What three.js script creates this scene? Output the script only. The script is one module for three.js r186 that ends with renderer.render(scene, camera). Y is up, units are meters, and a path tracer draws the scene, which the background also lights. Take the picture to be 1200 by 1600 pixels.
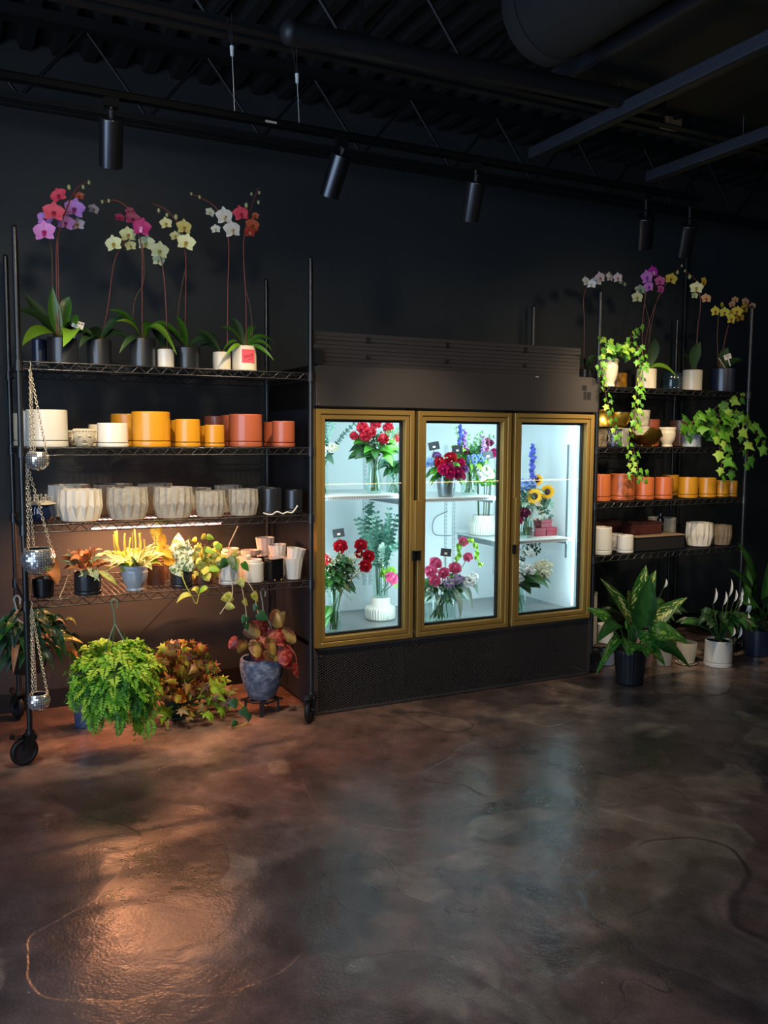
import * as THREE from 'three';
import { RoundedBoxGeometry } from 'three/addons/geometries/RoundedBoxGeometry.js';
import { mergeGeometries, toCreasedNormals } from 'three/addons/utils/BufferGeometryUtils.js';
import { RectAreaLightUniformsLib } from 'three/addons/lights/RectAreaLightUniformsLib.js';

// ---------------------------------------------------------------- camera, exposure, lights of the room
// World: x runs along the back wall to the right, y up, z out of the wall towards the viewer; metres.
const scene = new THREE.Scene();
scene.background = new THREE.Color(0x000000);
const renderer = new THREE.WebGLRenderer({ antialias: true });
renderer.toneMapping = THREE.LinearToneMapping;
renderer.toneMappingExposure = 1.0;
renderer.shadowMap.enabled = true;
RectAreaLightUniformsLib.init();
const camera = new THREE.PerspectiveCamera(61.78, 0.75, 0.05, 60);
camera.position.set(-1.603, 1.4427, 3.985);
camera.rotation.order = 'YXZ';
camera.rotation.set(-0.0862, -0.4679, 0.0054);
scene.add(camera);

const WARM = new THREE.Color(1.0, 0.80, 0.54), DAY = new THREE.Color(0.56, 0.74, 1.0), COOL = new THREE.Color(0.60, 0.90, 1.0), GROW = new THREE.Color(1.0, 0.385, 0.165);
const POWER = { can: 7.6, rear: 6.2, window: 2.3, cooler: 28, growFront: 115, growRear: 620 };

function rectLight(color, intensity, w, h, pos, look) {
  const l = new THREE.RectAreaLight(color, intensity, w, h);
  l.position.set(...pos); l.lookAt(...look); scene.add(l); return l;
}
function spot(color, intensity, pos, target, angle, penumbra, radius = 1) {
  const l = new THREE.SpotLight(color, intensity, 0, angle, penumbra, 2);
  l.position.set(...pos); l.target.position.set(...target); l.castShadow = true; l.shadow.radius = radius; l.shadow.mapSize.set(1024, 1024);
  scene.add(l); scene.add(l.target); return l;
}

// ---------------------------------------------------------------- helpers
let seed = 7;
const rnd = () => { seed |= 0; seed = seed + 0x6D2B79F5 | 0; let t = Math.imul(seed ^ seed >>> 15, 1 | seed); t = t + Math.imul(t ^ t >>> 7, 61 | t) ^ t; return ((t ^ t >>> 14) >>> 0) / 4294967296; };
const rr = (a, b) => a + (b - a) * rnd();
const V = (x, y, z) => new THREE.Vector3(x, y, z);
const used = new Map();
function numbered(n) { const k = used.get(n) || 0; used.set(n, k + 1); return k ? `${n}_${String(k).padStart(3, '0')}` : n; }
function thing(name, label, category, pos = [0, 0, 0], group) {
  const g = new THREE.Group(); g.name = numbered(name); g.position.set(...pos); g.userData = { label, category };
  if (group) g.userData.group = group;
  scene.add(g); return g;
}
function part(name, geo, mat, parent) {
  const m = new THREE.Mesh(Array.isArray(geo) ? merge(geo) : geo, mat); m.name = name; m.castShadow = m.receiveShadow = true; parent.add(m); return m;
}
function structure(name, geo, mat) { const m = part(name, geo, mat, scene); m.userData = { kind: 'structure' }; return m; }
function sub(name, parent) { const g = new THREE.Group(); g.name = name; parent.add(g); return g; }
function merge(list) {
  const a = list.map(g => { const q = g.index ? g.toNonIndexed() : g; for (const k of Object.keys(q.attributes)) if (!['position', 'normal', 'uv'].includes(k)) q.deleteAttribute(k); return q; });
  return a.length === 1 ? a[0] : mergeGeometries(a);
}
const box = (w, h, d, x = 0, y = 0, z = 0) => new THREE.BoxGeometry(w, h, d).translate(x, y, z);
const rbox = (w, h, d, r, x = 0, y = 0, z = 0, s = 2) => new RoundedBoxGeometry(w, h, d, s, r).translate(x, y, z);
const cyl = (r0, r1, h, x = 0, y = 0, z = 0, s = 20) => new THREE.CylinderGeometry(r1, r0, h, s).translate(x, y + h / 2, z);
const ball = (r, x = 0, y = 0, z = 0, a = 12, b = 8) => new THREE.SphereGeometry(r, a, b).translate(x, y, z);
const lathe = (pts, s = 32) => new THREE.LatheGeometry(pts.map(p => new THREE.Vector2(p[0], p[1])), s);
function tube(pts, r, seg = 12, rad = 6) {
  const c = new THREE.CatmullRomCurve3(pts.map(p => p.isVector3 ? p : V(...p)));
  return new THREE.TubeGeometry(c, seg, r, rad);
}
function rod(a, b, r, s = 6) {
  const A = V(...a), B = V(...b), d = B.clone().sub(A), L = d.length();
  const g = new THREE.CylinderGeometry(r, r, L, s); g.applyQuaternion(new THREE.Quaternion().setFromUnitVectors(V(0, 1, 0), d.normalize()));
  return g.translate((A.x + B.x) / 2, (A.y + B.y) / 2, (A.z + B.z) / 2);
}
function ribbed(pts, n, depth, s = 96) {           // a lathe with vertical flutes
  const g = lathe(pts, s), p = g.attributes.position;
  for (let i = 0; i < p.count; i++) { const x = p.getX(i), z = p.getZ(i), r = Math.hypot(x, z); if (r < 1e-4) continue; const k = 1 - depth * (0.5 + 0.5 * Math.cos(Math.atan2(z, x) * n)); p.setX(i, x * k); p.setZ(i, z * k); }
  g.computeVertexNormals(); return g;
}

// ---------------------------------------------------------------- procedural textures
function hash(x, y, s) { let h = Math.imul(x, 374761393) + Math.imul(y, 668265263) + Math.imul(s, 1274126177); h = Math.imul(h ^ h >>> 13, 1274126177); return ((h ^ h >>> 16) >>> 0) / 4294967296; }
function vnoise(x, y, per, s) {                    // value noise that repeats every `per` cells
  const xi = Math.floor(x), yi = Math.floor(y), fx = x - xi, fy = y - yi, u = fx * fx * (3 - 2 * fx), v = fy * fy * (3 - 2 * fy);
  const w = (n) => ((n % per) + per) % per, a = hash(w(xi), w(yi), s), b = hash(w(xi + 1), w(yi), s), c = hash(w(xi), w(yi + 1), s), d = hash(w(xi + 1), w(yi + 1), s);
  return a + (b - a) * u + (c - a) * v + (a - b - c + d) * u * v;
}
function fbm(x, y, per, s, oct = 5) { let t = 0, a = 0.5, n = 0; for (let i = 0; i < oct; i++) { t += a * vnoise(x, y, per, s + i); n += a; x *= 2; y *= 2; per *= 2; a *= 0.5; } return t / n; }
function dataTex(w, h, fn, srgb, rep) {
  const d = new Uint8Array(w * h * 4);
  for (let j = 0; j < h; j++) for (let i = 0; i < w; i++) { const c = fn(i / w, j / h, i, j), o = (j * w + i) * 4; d[o] = c[0]; d[o + 1] = c[1]; d[o + 2] = c[2]; d[o + 3] = 255; }
  const t = new THREE.DataTexture(d, w, h, THREE.RGBAFormat); t.magFilter = THREE.LinearFilter; t.minFilter = THREE.LinearMipmapLinearFilter; t.generateMipmaps = true;
  t.wrapS = t.wrapT = THREE.RepeatWrapping; if (srgb) t.colorSpace = THREE.SRGBColorSpace; if (rep) t.repeat.set(...rep); t.needsUpdate = true; return t;
}
const mixc = (a, b, t) => [a[0] + (b[0] - a[0]) * t, a[1] + (b[1] - a[1]) * t, a[2] + (b[2] - a[2]) * t];
const clamp = (x, a = 0, b = 1) => Math.min(b, Math.max(a, x));
const sst = (a, b, x) => { const t = clamp((x - a) / (b - a)); return t * t * (3 - 2 * t); };

// stained concrete, 6.4 m to a repeat: trowel clouds, pale worn patches with an edge, hairline cracks, specks
const floorTex = (() => {
  const N = 1600, hgt = new Float32Array(N * N), col = new Float32Array(N * N * 3);
  for (let j = 0; j < N; j++) for (let i = 0; i < N; i++) {
    const x = i / N, y = j / N, wx = fbm(x * 7, y * 7, 7, 11, 4) - 0.5, wy = fbm(x * 7, y * 7, 7, 31, 4) - 0.5;
    const X = x + wx * 0.12, Y = y + wy * 0.12;
    const cloud = fbm(X * 9, Y * 9, 9, 1, 6), fine = fbm(x * 70, y * 70, 70, 5, 3), stain = fbm(X * 16, Y * 16, 16, 71, 5), hue = fbm(x * 5, y * 5, 5, 91, 4);
    const layer = fbm(X * 5, Y * 5, 5, 51, 3), edge = Math.abs(layer - 0.52), lay = sst(0.516, 0.524, layer), lay2 = sst(0.53, 0.535, fbm(X * 8, Y * 8, 8, 251, 3));
    const crack = 1 - sst(0, 0.0035, Math.abs(fbm(X * 9, Y * 9, 9, 131, 6) - 0.5)), ck = 0.6 * crack * sst(0.56, 0.64, fbm(x * 11, y * 11, 11, 171, 3)), swirl = 0.5 + 0.5 * Math.sin((fbm(X * 7, Y * 7, 7, 221, 5)) * 70);
    let c = mixc([94, 75, 69], [144, 119, 105], sst(0.3, 0.7, cloud));
    c = mixc(c, [136, 96, 82], 0.6 * sst(0.45, 0.65, hue)); c = mixc(c, [60, 51, 50], 0.62 * sst(0.52, 0.68, stain));
    c = mixc(c, [172, 154, 130], 0.16 * lay); c = mixc(c, [92, 80, 74], 0.2 * lay2); c = mixc(c, [196, 170, 138], 0.4 * sst(0.64, 0.72, fbm(X * 20, Y * 20, 20, 201, 4)));
    c = mixc(c, [40, 34, 33], 0.75 * ck + 0.35 * (1 - sst(0, 0.006, edge))); c = mixc(c, [70, 60, 56], 0.16 * swirl);
    const g = 1 + (fine - 0.5) * 0.5 + (hash(i, j, 3) - 0.5) * 0.16;
    const speck = hash(i, j, 9) > 0.99992 ? 110 : 0, o = (j * N + i);
    for (let k = 0; k < 3; k++) col[o * 3 + k] = clamp(c[k] * g + speck, 0, 255);
    hgt[o] = 100 * cloud + 40 * lay + 30 * lay2 + 65 * fine + 12 * swirl - 35 * ck + (hash(i, j, 4) - 0.5) * 14;
  }
  const map = dataTex(N, N, (u, v, i, j) => { const o = (j * N + i) * 3; return [col[o], col[o + 1], col[o + 2]]; }, true);
  const bump = dataTex(N, N, (u, v, i, j) => { const q = clamp(hgt[j * N + i] + 20, 0, 255); return [q, q, q]; });
  const rough = dataTex(512, 512, (u, v) => { const q = 95 + 70 * fbm(u * 12, v * 12, 12, 301, 4) + 30 * fbm(u * 40, v * 40, 40, 311, 2); return [q, q, q]; });
  return { map, bump, rough };
})();
const wallBump = dataTex(512, 512, (u, v, i, j) => { const q = 110 + 70 * (fbm(u * 40, v * 40, 40, 401, 3) - 0.5) + 60 * (hash(i, j, 8) - 0.5); return [q, q, q]; });
const stoneTex = (lo, hi, s, n = 40) => dataTex(256, 256, (u, v, i, j) => { const q = fbm(u * n / 4, v * n / 4, n / 4, s, 4), g = (hash(i, j, s) - 0.5) * 18; return mixc(lo, hi, q).map(x => clamp(x + g, 0, 255)); }, true);
const mk = (o) => new THREE.MeshPhysicalMaterial(o);
const std = (color, roughness = 0.6, o = {}) => new THREE.MeshStandardMaterial({ color, roughness, side: THREE.DoubleSide, ...o });
const glaze = (color, roughness = 0.35, o = {}) => mk({ color, roughness, side: THREE.DoubleSide, clearcoat: 0.7, clearcoatRoughness: 0.14, ...o });

const M = {
  floor: new THREE.MeshPhysicalMaterial({ map: floorTex.map, bumpMap: floorTex.bump, bumpScale: 0.010, roughnessMap: floorTex.rough, roughness: 0.44, specularIntensity: 1.0, ior: 1.6 }),
  wall: new THREE.MeshStandardMaterial({ color: 0x2f3334, roughness: 0.7, bumpMap: wallBump, bumpScale: 0.002 }),
  ceiling: std(0x0d0f12, 0.85), roomWall: std(0x1d1c1b, 0.85),
  steelBlack: mk({ color: 0x1a1b1e, roughness: 0.38, clearcoat: 0.5, clearcoatRoughness: 0.2 }), rubber: std(0x0d0d0f, 0.55), hub: std(0x25262c, 0.4),
  canBlack: mk({ color: 0x3e4147, roughness: 0.32, metalness: 0.9, clearcoat: 0.5, clearcoatRoughness: 0.2 }), darkMetal: std(0x0e0f11, 0.55), chrome: std(0xc8ccd0, 0.25, { metalness: 1 }),
  coolerBlack: mk({ color: 0x423c39, roughness: 0.5, clearcoat: 0.1 }), coolerSide: std(0x1c2029, 0.55), gold: std(0xb4904c, 0.42, { metalness: 0.5 }), goldEdge: std(0x7c6232, 0.45, { metalness: 0.45 }),
  liner: std(0xecf0f0, 0.4), linerFloor: std(0x8e9496, 0.35, { metalness: 0.3 }), shelfWhite: std(0xd5dcdc, 0.4), slotGrey: std(0x7a8284, 0.5), glass: mk({ color: 0xffffff, roughness: 0.02, transmission: 1, thickness: 0, ior: 1.5 }),
  gasket: std(0x111214, 0.6), clearGlass: mk({ color: 0xf4fbf8, roughness: 0.03, transmission: 1, thickness: 0, ior: 1.45, side: THREE.DoubleSide }),
  white: glaze(0xe8e2d4, 0.4), whiteMatte: std(0xe2dccf, 0.55), cream: glaze(0xe0d3b8, 0.45), buff: std(0xc4b89e, 0.7), mustard: glaze(0xcb8c1e, 0.38), terracotta: glaze(0xb25c3c, 0.45), orange: glaze(0xc96a36, 0.45),
  charcoal: glaze(0x232529, 0.4), navy: glaze(0x232b3f, 0.35), black: glaze(0x17181b, 0.28), gloss: mk({ color: 0x0d0e12, roughness: 0.08, clearcoat: 1, clearcoatRoughness: 0.03 }), plasticBlack: std(0x1b1d22, 0.45),
  facetWhite: std(0xe0d6c4, 0.7), facetGrey: std(0xffffff, 0.75, { map: stoneTex([150, 142, 130], [178, 170, 156], 501) }), concrete: std(0xffffff, 0.85, { map: stoneTex([150, 146, 138], [196, 192, 182], 511) }),
  brownPot: glaze(0x6a4a3a, 0.6), urnGlaze: glaze(0xb9bfc6, 0.3), blueRough: std(0xffffff, 0.6, { map: stoneTex([42, 58, 88], [170, 178, 190], 521, 120), bumpMap: stoneTex([20, 20, 20], [235, 235, 235], 522, 120), bumpScale: 0.006 }),
  blueTall: glaze(0x4a5f86, 0.35), greenPot: std(0x1d4a40, 0.5), soil: std(0x2a1d14, 0.95), moss: std(0xffffff, 0.95, { map: stoneTex([60, 38, 20], [150, 96, 48], 531, 100) }),
  stake: std(0x7a3a34, 0.4), stemGreen: std(0x55702c, 0.55), stemBrown: std(0x6a4c34, 0.6), card: std(0xf0ead8, 0.8), pinkNote: std(0xf0505e, 0.8), ink: std(0x2a1a1c, 0.9), root: std(0xcdb795, 0.7),
  orchidLeaf: mk({ color: 0x3c6a1e, roughness: 0.38, side: THREE.DoubleSide, clearcoat: 0.15 }), orchidLeafLight: mk({ color: 0x6f9a2a, roughness: 0.4, side: THREE.DoubleSide }), orchidLeafDark: mk({ color: 0x24421c, roughness: 0.6, side: THREE.DoubleSide }),
  leafGreen: std(0x2f6b24, 0.45), leafDark: std(0x1f4a22, 0.45), leafDeep: std(0x17351d, 0.4), leafLime: std(0x86b02c, 0.5), leafYellow: std(0xc3bd4a, 0.5), ivy: std(0x5c9826, 0.5), ivyDark: std(0x3a7220, 0.5), ivyPale: std(0x8cb23c, 0.5), fern: std(0x6fae22, 0.6), fernLime: std(0x9cc233, 0.6), fernDark: std(0x3c7a20, 0.6),
  euca: std(0x5d8f78, 0.6), eucaDark: std(0x2f5a4a, 0.6), eucaPale: std(0xa9c7b4, 0.6), brightLeaf: std(0x58a82c, 0.45), bell: std(0x8fc63e, 0.5), tarnish: std(0x7d6326, 0.32, { metalness: 0.9 }), brightGold: std(0xe0b850, 0.28, { metalness: 0.9 }), copperLeaf: std(0xb87a4a, 0.55),
  hangerWhite: std(0xb9c4bf, 0.5), hangerGreen: std(0x5a7a68, 0.5), cable: std(0x101012, 0.6), water: mk({ color: 0xdff0ea, roughness: 0, transmission: 1, thickness: 0.02, ior: 1.33 }),
};

// ---------------------------------------------------------------- room shell
const RX0 = -3.4, RX1 = 6.5, RZ0 = -0.8, RZ1 = 7.4, RH = 3.4;
function uvMetres(g, per) { const p = g.attributes.position, n = g.attributes.normal, uv = g.attributes.uv; for (let i = 0; i < p.count; i++) { const ax = Math.abs(n.getX(i)), ay = Math.abs(n.getY(i)); uv.setXY(i, (ax > 0.5 ? p.getZ(i) : p.getX(i)) / per, (ay > 0.5 ? p.getZ(i) : p.getY(i)) / per); } return g; }
structure('floor', uvMetres(box(RX1 - RX0 + 0.4, 0.12, RZ1 - RZ0 + 0.4, (RX0 + RX1) / 2, -0.06, (RZ0 + RZ1) / 2), 6.4), M.floor);
structure('wall_back', uvMetres(box(RX1 - RX0 + 0.4, RH, 0.2, (RX0 + RX1) / 2, RH / 2, RZ0 - 0.1), 0.6), M.wall);
structure('wall_right', box(0.2, RH, RZ1 - RZ0, RX1 + 0.1, RH / 2, (RZ0 + RZ1) / 2), M.roomWall);
structure('wall_front', box(RX1 - RX0 + 0.4, RH, 0.2, (RX0 + RX1) / 2, RH / 2, RZ1 + 0.1), M.roomWall);
structure('wall_left', [box(0.2, RH, 2.0, RX0 - 0.1, RH / 2, 0.2), box(0.2, RH, 0.6, RX0 - 0.1, RH / 2, 7.1), box(0.2, 0.4, 5.6, RX0 - 0.1, 0.2, 4), box(0.2, RH - 2.8, 5.6, RX0 - 0.1, RH - (RH - 2.8) / 2, 4)], M.roomWall);
structure('baseboard_back', box(RX1 - RX0, 0.1, 0.015, (RX0 + RX1) / 2, 0.05, RZ0 + 0.0075), M.darkMetal);
{ // the storefront window in the left wall lets the daylight in
  const w = new THREE.Group(); w.name = 'window_1'; w.userData = { kind: 'structure' }; scene.add(w);
  const pm = new THREE.MeshStandardMaterial({ color: 0x9fb4c8, emissive: DAY, emissiveIntensity: POWER.window, roughness: 0.4 });
  for (let i = 0; i < 4; i++) part('window_pane', box(0.01, 2.32, 1.32, RX0 - 0.05, 1.6, 1.92 + i * 1.387), pm, w);
  for (let i = 0; i < 5; i++) part('window_frame', box(0.08, 2.4, 0.07, RX0 - 0.05, 1.6, 1.235 + i * 1.383), M.darkMetal, w);
  for (const y of [0.44, 2.76]) part('window_frame', box(0.08, 0.08, 5.6, RX0 - 0.05, y, 4), M.darkMetal, w);
  rectLight(DAY, POWER.window, 5.5, 2.3, [RX0 + 0.01, 1.6, 4], [0, 1.6, 4]);
}
{ // corrugated roof deck
  const c = structure('ceiling', box(RX1 - RX0 + 0.4, 0.15, RZ1 - RZ0 + 0.4, (RX0 + RX1) / 2, RH + 0.075, (RZ0 + RZ1) / 2), M.ceiling);
  const s = new THREE.Shape([[-0.045, 0], [0.045, 0], [0.028, -0.04], [-0.028, -0.04]].map(p => new THREE.Vector2(...p)));
  const g = new THREE.ExtrudeGeometry(s, { depth: RZ1 - RZ0, bevelEnabled: false }).translate(0, RH, RZ0);
  for (let x = RX0 + 0.1; x < RX1; x += 0.15) part('deck_rib', g, M.ceiling, c).position.x = x;
}
function joist(z, label) {
  const j = thing('roof_joist', label, 'joist', [0, 0, z]), y0 = 2.94, y1 = 3.31;
  j.userData.kind = 'structure';
  part('bottom_chord', [box(RX1 - RX0, 0.045, 0.006, 1.55, y0 + 0.022, 0.02), box(RX1 - RX0, 0.006, 0.04, 1.55, y0 + 0.003, 0.04), box(RX1 - RX0, 0.045, 0.006, 1.55, y0 + 0.022, -0.02), box(RX1 - RX0, 0.006, 0.04, 1.55, y0 + 0.003, -0.04)], M.darkMetal, j);
  part('top_chord', [box(RX1 - RX0, 0.05, 0.09, 1.55, y1 + 0.025, 0)], M.darkMetal, j);
  for (let k = -5; k < 14; k++) { const x = -0.70 + 0.57 * k; if (x - 0.3 < RX0 || x + 0.3 > RX1) continue; part('web_bar', rod([x - 0.27, y1, 0], [x, y0 + 0.03, 0], 0.009), M.darkMetal, j); part('web_bar', rod([x, y0 + 0.03, 0], [x + 0.28, y1, 0], 0.009), M.darkMetal, j); }
}
joist(-0.35, 'dark open web roof joist nearest the back wall');
joist(0.757, 'dark open web roof joist above the lighting track');
joist(1.86, 'dark open web roof joist over the shop floor');
{ const t = thing('sprinkler_pipe', 'dark pipe running under the roof deck above the track lights', 'pipe', [0, 0, 0]);
  part('pipe', new THREE.CylinderGeometry(0.042, 0.042, 1.75, 16).rotateZ(Math.PI / 2 + 0.03).translate(0.4, 2.9, 1.0), M.darkMetal, t);
  part('end_cap', new THREE.SphereGeometry(0.044, 14, 10).scale(0.8, 1, 1).translate(-0.48, 2.875, 1.0), std(0x1c1e22, 0.5), t);
  for (const x of [-0.2, 0.6]) part('hanger_strap', box(0.02, 0.46, 0.004, x, 3.16, 1.0), M.darkMetal, t); }
{ const t = thing('air_duct', 'wide flat rectangular air duct hung under the roof deck', 'duct', [1.68, 3.0, 2.3]);
  part('duct_body', box(1.65, 0.16, 3.0, 0, 0.08, 0), M.darkMetal, t);
  part('side_flange', box(0.03, 0.07, 3.0, -0.84, 0.035, 0), std(0x2a2e36, 0.5), t);
  for (const z of [-1.2, 0, 1.2]) part('hanger_rod', box(0.012, 0.26, 0.012, -0.6, 0.28, z), M.darkMetal, t);
  const r = thing('round_duct', 'large round dark duct in the ceiling beside the flat duct', 'duct', [0.55, 3.12, 1.1]);
  part('duct_body', new THREE.CylinderGeometry(0.2, 0.2, 2.2, 40).rotateX(Math.PI / 2).translate(0, 0, 1.1), std(0x15181a, 0.7), r);
  part('seam_band', new THREE.CylinderGeometry(0.206, 0.206, 0.05, 40).rotateX(Math.PI / 2).translate(0, 0, 0.06), std(0x181b1d, 0.7), r);
  const s = thing('ceiling_sensor', 'small beige box sensor under the edge of the flat duct', 'sensor', [1.57, 2.95, 0.77]);
  part('housing', rbox(0.1, 0.05, 0.05, 0.006, 0, 0.02, 0), std(0x8a6a50, 0.6), s); part('bracket', box(0.02, 0.03, 0.06, 0, 0.045, 0.03), M.darkMetal, s); }
for (const [x, z0, l] of [[1.07, 0.34, 'dark linear ceiling light rail, the one nearer the cooler'], [1.86, 0.33, 'dark linear ceiling light rail, the one nearer the right rack']]) {
  const t = thing('linear_light_rail', l, 'light rail', [x, 2.845, z0]);
  part('rail', rbox(0.06, 0.055, 4.0, 0.006, 0, 0.028, 2.0), std(0x2b2f38, 0.5), t);
  part('lens', box(0.04, 0.004, 3.96, 0.0, -0.002, 2.0), std(0x15161a, 0.4), t);
  for (const z of [0.62, 1.8, 3.3]) part('suspension_wire', rod([0, 0.055, z], [0, 0.155, z], 0.0025, 5), std(0x3a3c40, 0.5), t);
}

// ---------------------------------------------------------------- lighting track
const TY = 2.61, TZ = 0.8;
{ const t = thing('lighting_track', 'black lighting track hung on wires along the shelves', 'track', [0, TY, TZ]);
  part('track_bar', [box(5.1, 0.006, 0.034, -0.8, 0.027, 0), box(5.1, 0.022, 0.004, -0.8, 0.015, 0.015), box(5.1, 0.022, 0.004, -0.8, 0.015, -0.015)], mk({ color: 0x050505, roughness: 0.9, specularIntensity: 0.25 }), t);
  part('white_label', box(0.045, 0.008, 0.001, -0.487, 0.014, 0.0176), std(0x9a9a96, 0.7), t);
  for (const [x, y, l] of [[-0.63, 2.86, 'left'], [-0.375, 2.81, 'right']]) {
    const w = thing('suspension_wire', `white cable gripper and wire holding the track, the ${l} of the pair`, 'cable', [x, 0, TZ]);
    part('wire', rod([0.008, TY + 0.034, 0], [0, y, 0], 0.002, 5), std(0xa8a8a4, 0.5), w);
    part('loop_wire', [rod([0, y, 0], [-0.012, y + 0.12, -0.02], 0.0012, 4), rod([0, y, 0], [0.006, y + 0.14, -0.02], 0.0012, 4)], std(0x3a3a3c, 0.5), w);
    part('gripper', cyl(0.006, 0.008, 0.035, 0, y - 0.02, 0, 10), std(0xd8d8d4, 0.5), w);
  } }
const glow = new THREE.MeshStandardMaterial({ color: 0x332a20, emissive: WARM, emissiveIntensity: 1.0 });
function trackCan(label, x, pivotY, z, dir, power, angle = 0.55) {
  const t = thing('track_spotlight', label, 'spotlight', [x, pivotY, z]), d = V(...dir).normalize(), q = new THREE.Quaternion().setFromUnitVectors(V(0, -1, 0), d);
  part('adapter', box(0.05, 0.03, 0.03, 0, TY - pivotY - 0.012, 0), mk({ color: 0x060606, roughness: 0.9, specularIntensity: 0.3 }), t);
  part('stem', rod([0, TY - pivotY, 0], [0, 0, 0], 0.007, 8), M.darkMetal, t);
  const b = sub('lamp_head', t); b.quaternion.copy(q);
  part('housing', lathe([[0.001, 0.005], [0.037, 0.005], [0.041, 0], [0.041, -0.16], [0.039, -0.162], [0.036, -0.16], [0.036, -0.125], [0.001, -0.125]], 36), M.canBlack, b);
  part('lamp_lens', new THREE.CylinderGeometry(0.033, 0.033, 0.004, 24).translate(0, -0.128, 0), glow, b);
  part('yoke', rod([0, 0.0, 0], [0, 0.03, 0], 0.01, 8), M.darkMetal, b);
  const p = V(x, pivotY, z).addScaledVector(d, 0.166);
  spot(WARM, power, p.toArray(), p.clone().addScaledVector(d, 2).toArray(), angle, 0.75, 1.6);
}
trackCan('black cylinder track light above the orchids on the left rack', -1.065, 2.545, TZ, [0.008, -0.131, -0.08], POWER.can);
trackCan('black cylinder track light tilted left, between left rack and cooler', -0.19, 2.55, TZ, [-0.019, -0.139, -0.08], POWER.can);
trackCan('black cylinder track light above the middle of the flower cooler', 0.436, 2.535, TZ, [0.02, -0.142, -0.075], POWER.can * 0.6);
trackCan('black upright cylinder track light left of the pair at the track end', 1.40, 2.505, TZ, [0.072, -0.118, -0.085], POWER.can * 0.55, 0.58);
trackCan('black cylinder track light at the far right end of the track', 1.685, 2.5, TZ, [0.055, -0.119, -0.085], POWER.can * 0.85, 0.58);
{ // a second track behind the viewer, out of the picture, lights the orchids and the wall from the front
  const t = thing('lighting_track', 'black lighting track across the shop behind the viewer', 'track', [1.2, 2.80, 2.6]);
  part('track_bar', box(6.4, 0.03, 0.034, 0, 0, 0), M.darkMetal, t); for (const x of [-2.4, 0, 2.4]) part('suspension_wire', rod([x, 0, 0], [x, Math.abs(x) > 2 ? 0.6 : 0.2, 0], 0.003, 5), M.darkMetal, t);
  const rear = [[-1.2, [0.12, -0.26, -0.96], 1.0, 'first'], [0.0, [0.28, -0.36, -0.9], 0.7, 'second'], [2.0, [0.15, -0.33, -0.94], 0.9, 'third'], [4.2, [-0.5, -0.4, -0.76], 0.6, 'fourth']];
  for (const [x, d, k, l] of rear) { const s = thing('track_spotlight', `black cylinder track light on the track behind the viewer, ${l} from the left`, 'spotlight', [x, 2.72, 2.6]), q = new THREE.Quaternion().setFromUnitVectors(V(0, -1, 0), V(...d).normalize());
    part('stem', rod([0, 0.08, 0], [0, 0, 0], 0.008, 8), M.darkMetal, s); const b = sub('lamp_head', s); b.quaternion.copy(q);
    part('housing', lathe([[0.001, 0.005], [0.038, 0.005], [0.038, -0.16], [0.034, -0.16], [0.034, -0.125], [0.001, -0.125]], 30), M.canBlack, b); part('lamp_lens', new THREE.CylinderGeometry(0.033, 0.033, 0.004, 20).translate(0, -0.128, 0), glow, b);
    const p = V(x, 2.72, 2.6).addScaledVector(V(...d).normalize(), 0.166); spot(WARM, POWER.rear * k, p.toArray(), p.clone().addScaledVector(V(...d).normalize(), 2).toArray(), 0.42, 0.8, 6); }
}
{ // counter behind the viewer whose warm strip shows as a line in the cooler doors
  const t = thing('sales_counter', 'dark sales counter with a warm light strip behind the viewer', 'counter', [3.6, 0, 5.2]);
  part('counter_body', box(4.6, 0.92, 0.6, 0, 0.46, 0.05), M.roomWall, t); part('counter_top', rbox(4.8, 0.05, 0.75, 0.01, 0, 0.945, 0), M.darkMetal, t);
  part('led_strip', box(4.6, 0.012, 0.01, 0, 0.908, -0.256), new THREE.MeshStandardMaterial({ color: 0x443322, emissive: new THREE.Color(1, 0.72, 0.35), emissiveIntensity: 7 }), t);
  rectLight(new THREE.Color(1, 0.72, 0.35), 3, 4.6, 0.012, [3.6, 0.908, 4.93], [3.6, 0.9, 3]);
}

// ---------------------------------------------------------------- wire racks
const SHELF_Y = [1.7594, 1.391, 1.0552, 0.7235];
function caster(parent, x, z, turn) {
  const g = sub('caster', parent); g.position.set(x, 0, z); g.rotation.y = turn;
  part('wheel', [new THREE.TorusGeometry(0.051, 0.0115, 10, 32).scale(1, 1, 1.25).translate(-0.028, 0.0625, 0)], M.rubber, g);
  part('hub', [new THREE.CylinderGeometry(0.044, 0.044, 0.016, 28).rotateX(Math.PI / 2).translate(-0.028, 0.0625, 0), new THREE.CylinderGeometry(0.009, 0.009, 0.05, 12).rotateX(Math.PI / 2).translate(-0.028, 0.0625, 0)], M.hub, g);
  const side = (zz) => new THREE.ExtrudeGeometry(new THREE.Shape([[-0.035, 0.055], [-0.018, 0.055], [0.022, 0.118], [0.022, 0.132], [-0.022, 0.132], [-0.034, 0.12]].map(p => new THREE.Vector2(...p))), { depth: 0.004, bevelEnabled: false }).translate(0, 0, zz);
  part('fork', [side(0.019), side(-0.023), cyl(0.024, 0.024, 0.012, 0, 0.127, 0, 18), cyl(0.02, 0.016, 0.014, 0, 0.139, 0, 18)], M.darkMetal, g);
  part('brake_pedal', [rbox(0.05, 0.008, 0.03, 0.003, -0.062, 0.132, 0), box(0.012, 0.022, 0.022, -0.078, 0.14, 0)], M.darkMetal, g);
}
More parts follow.
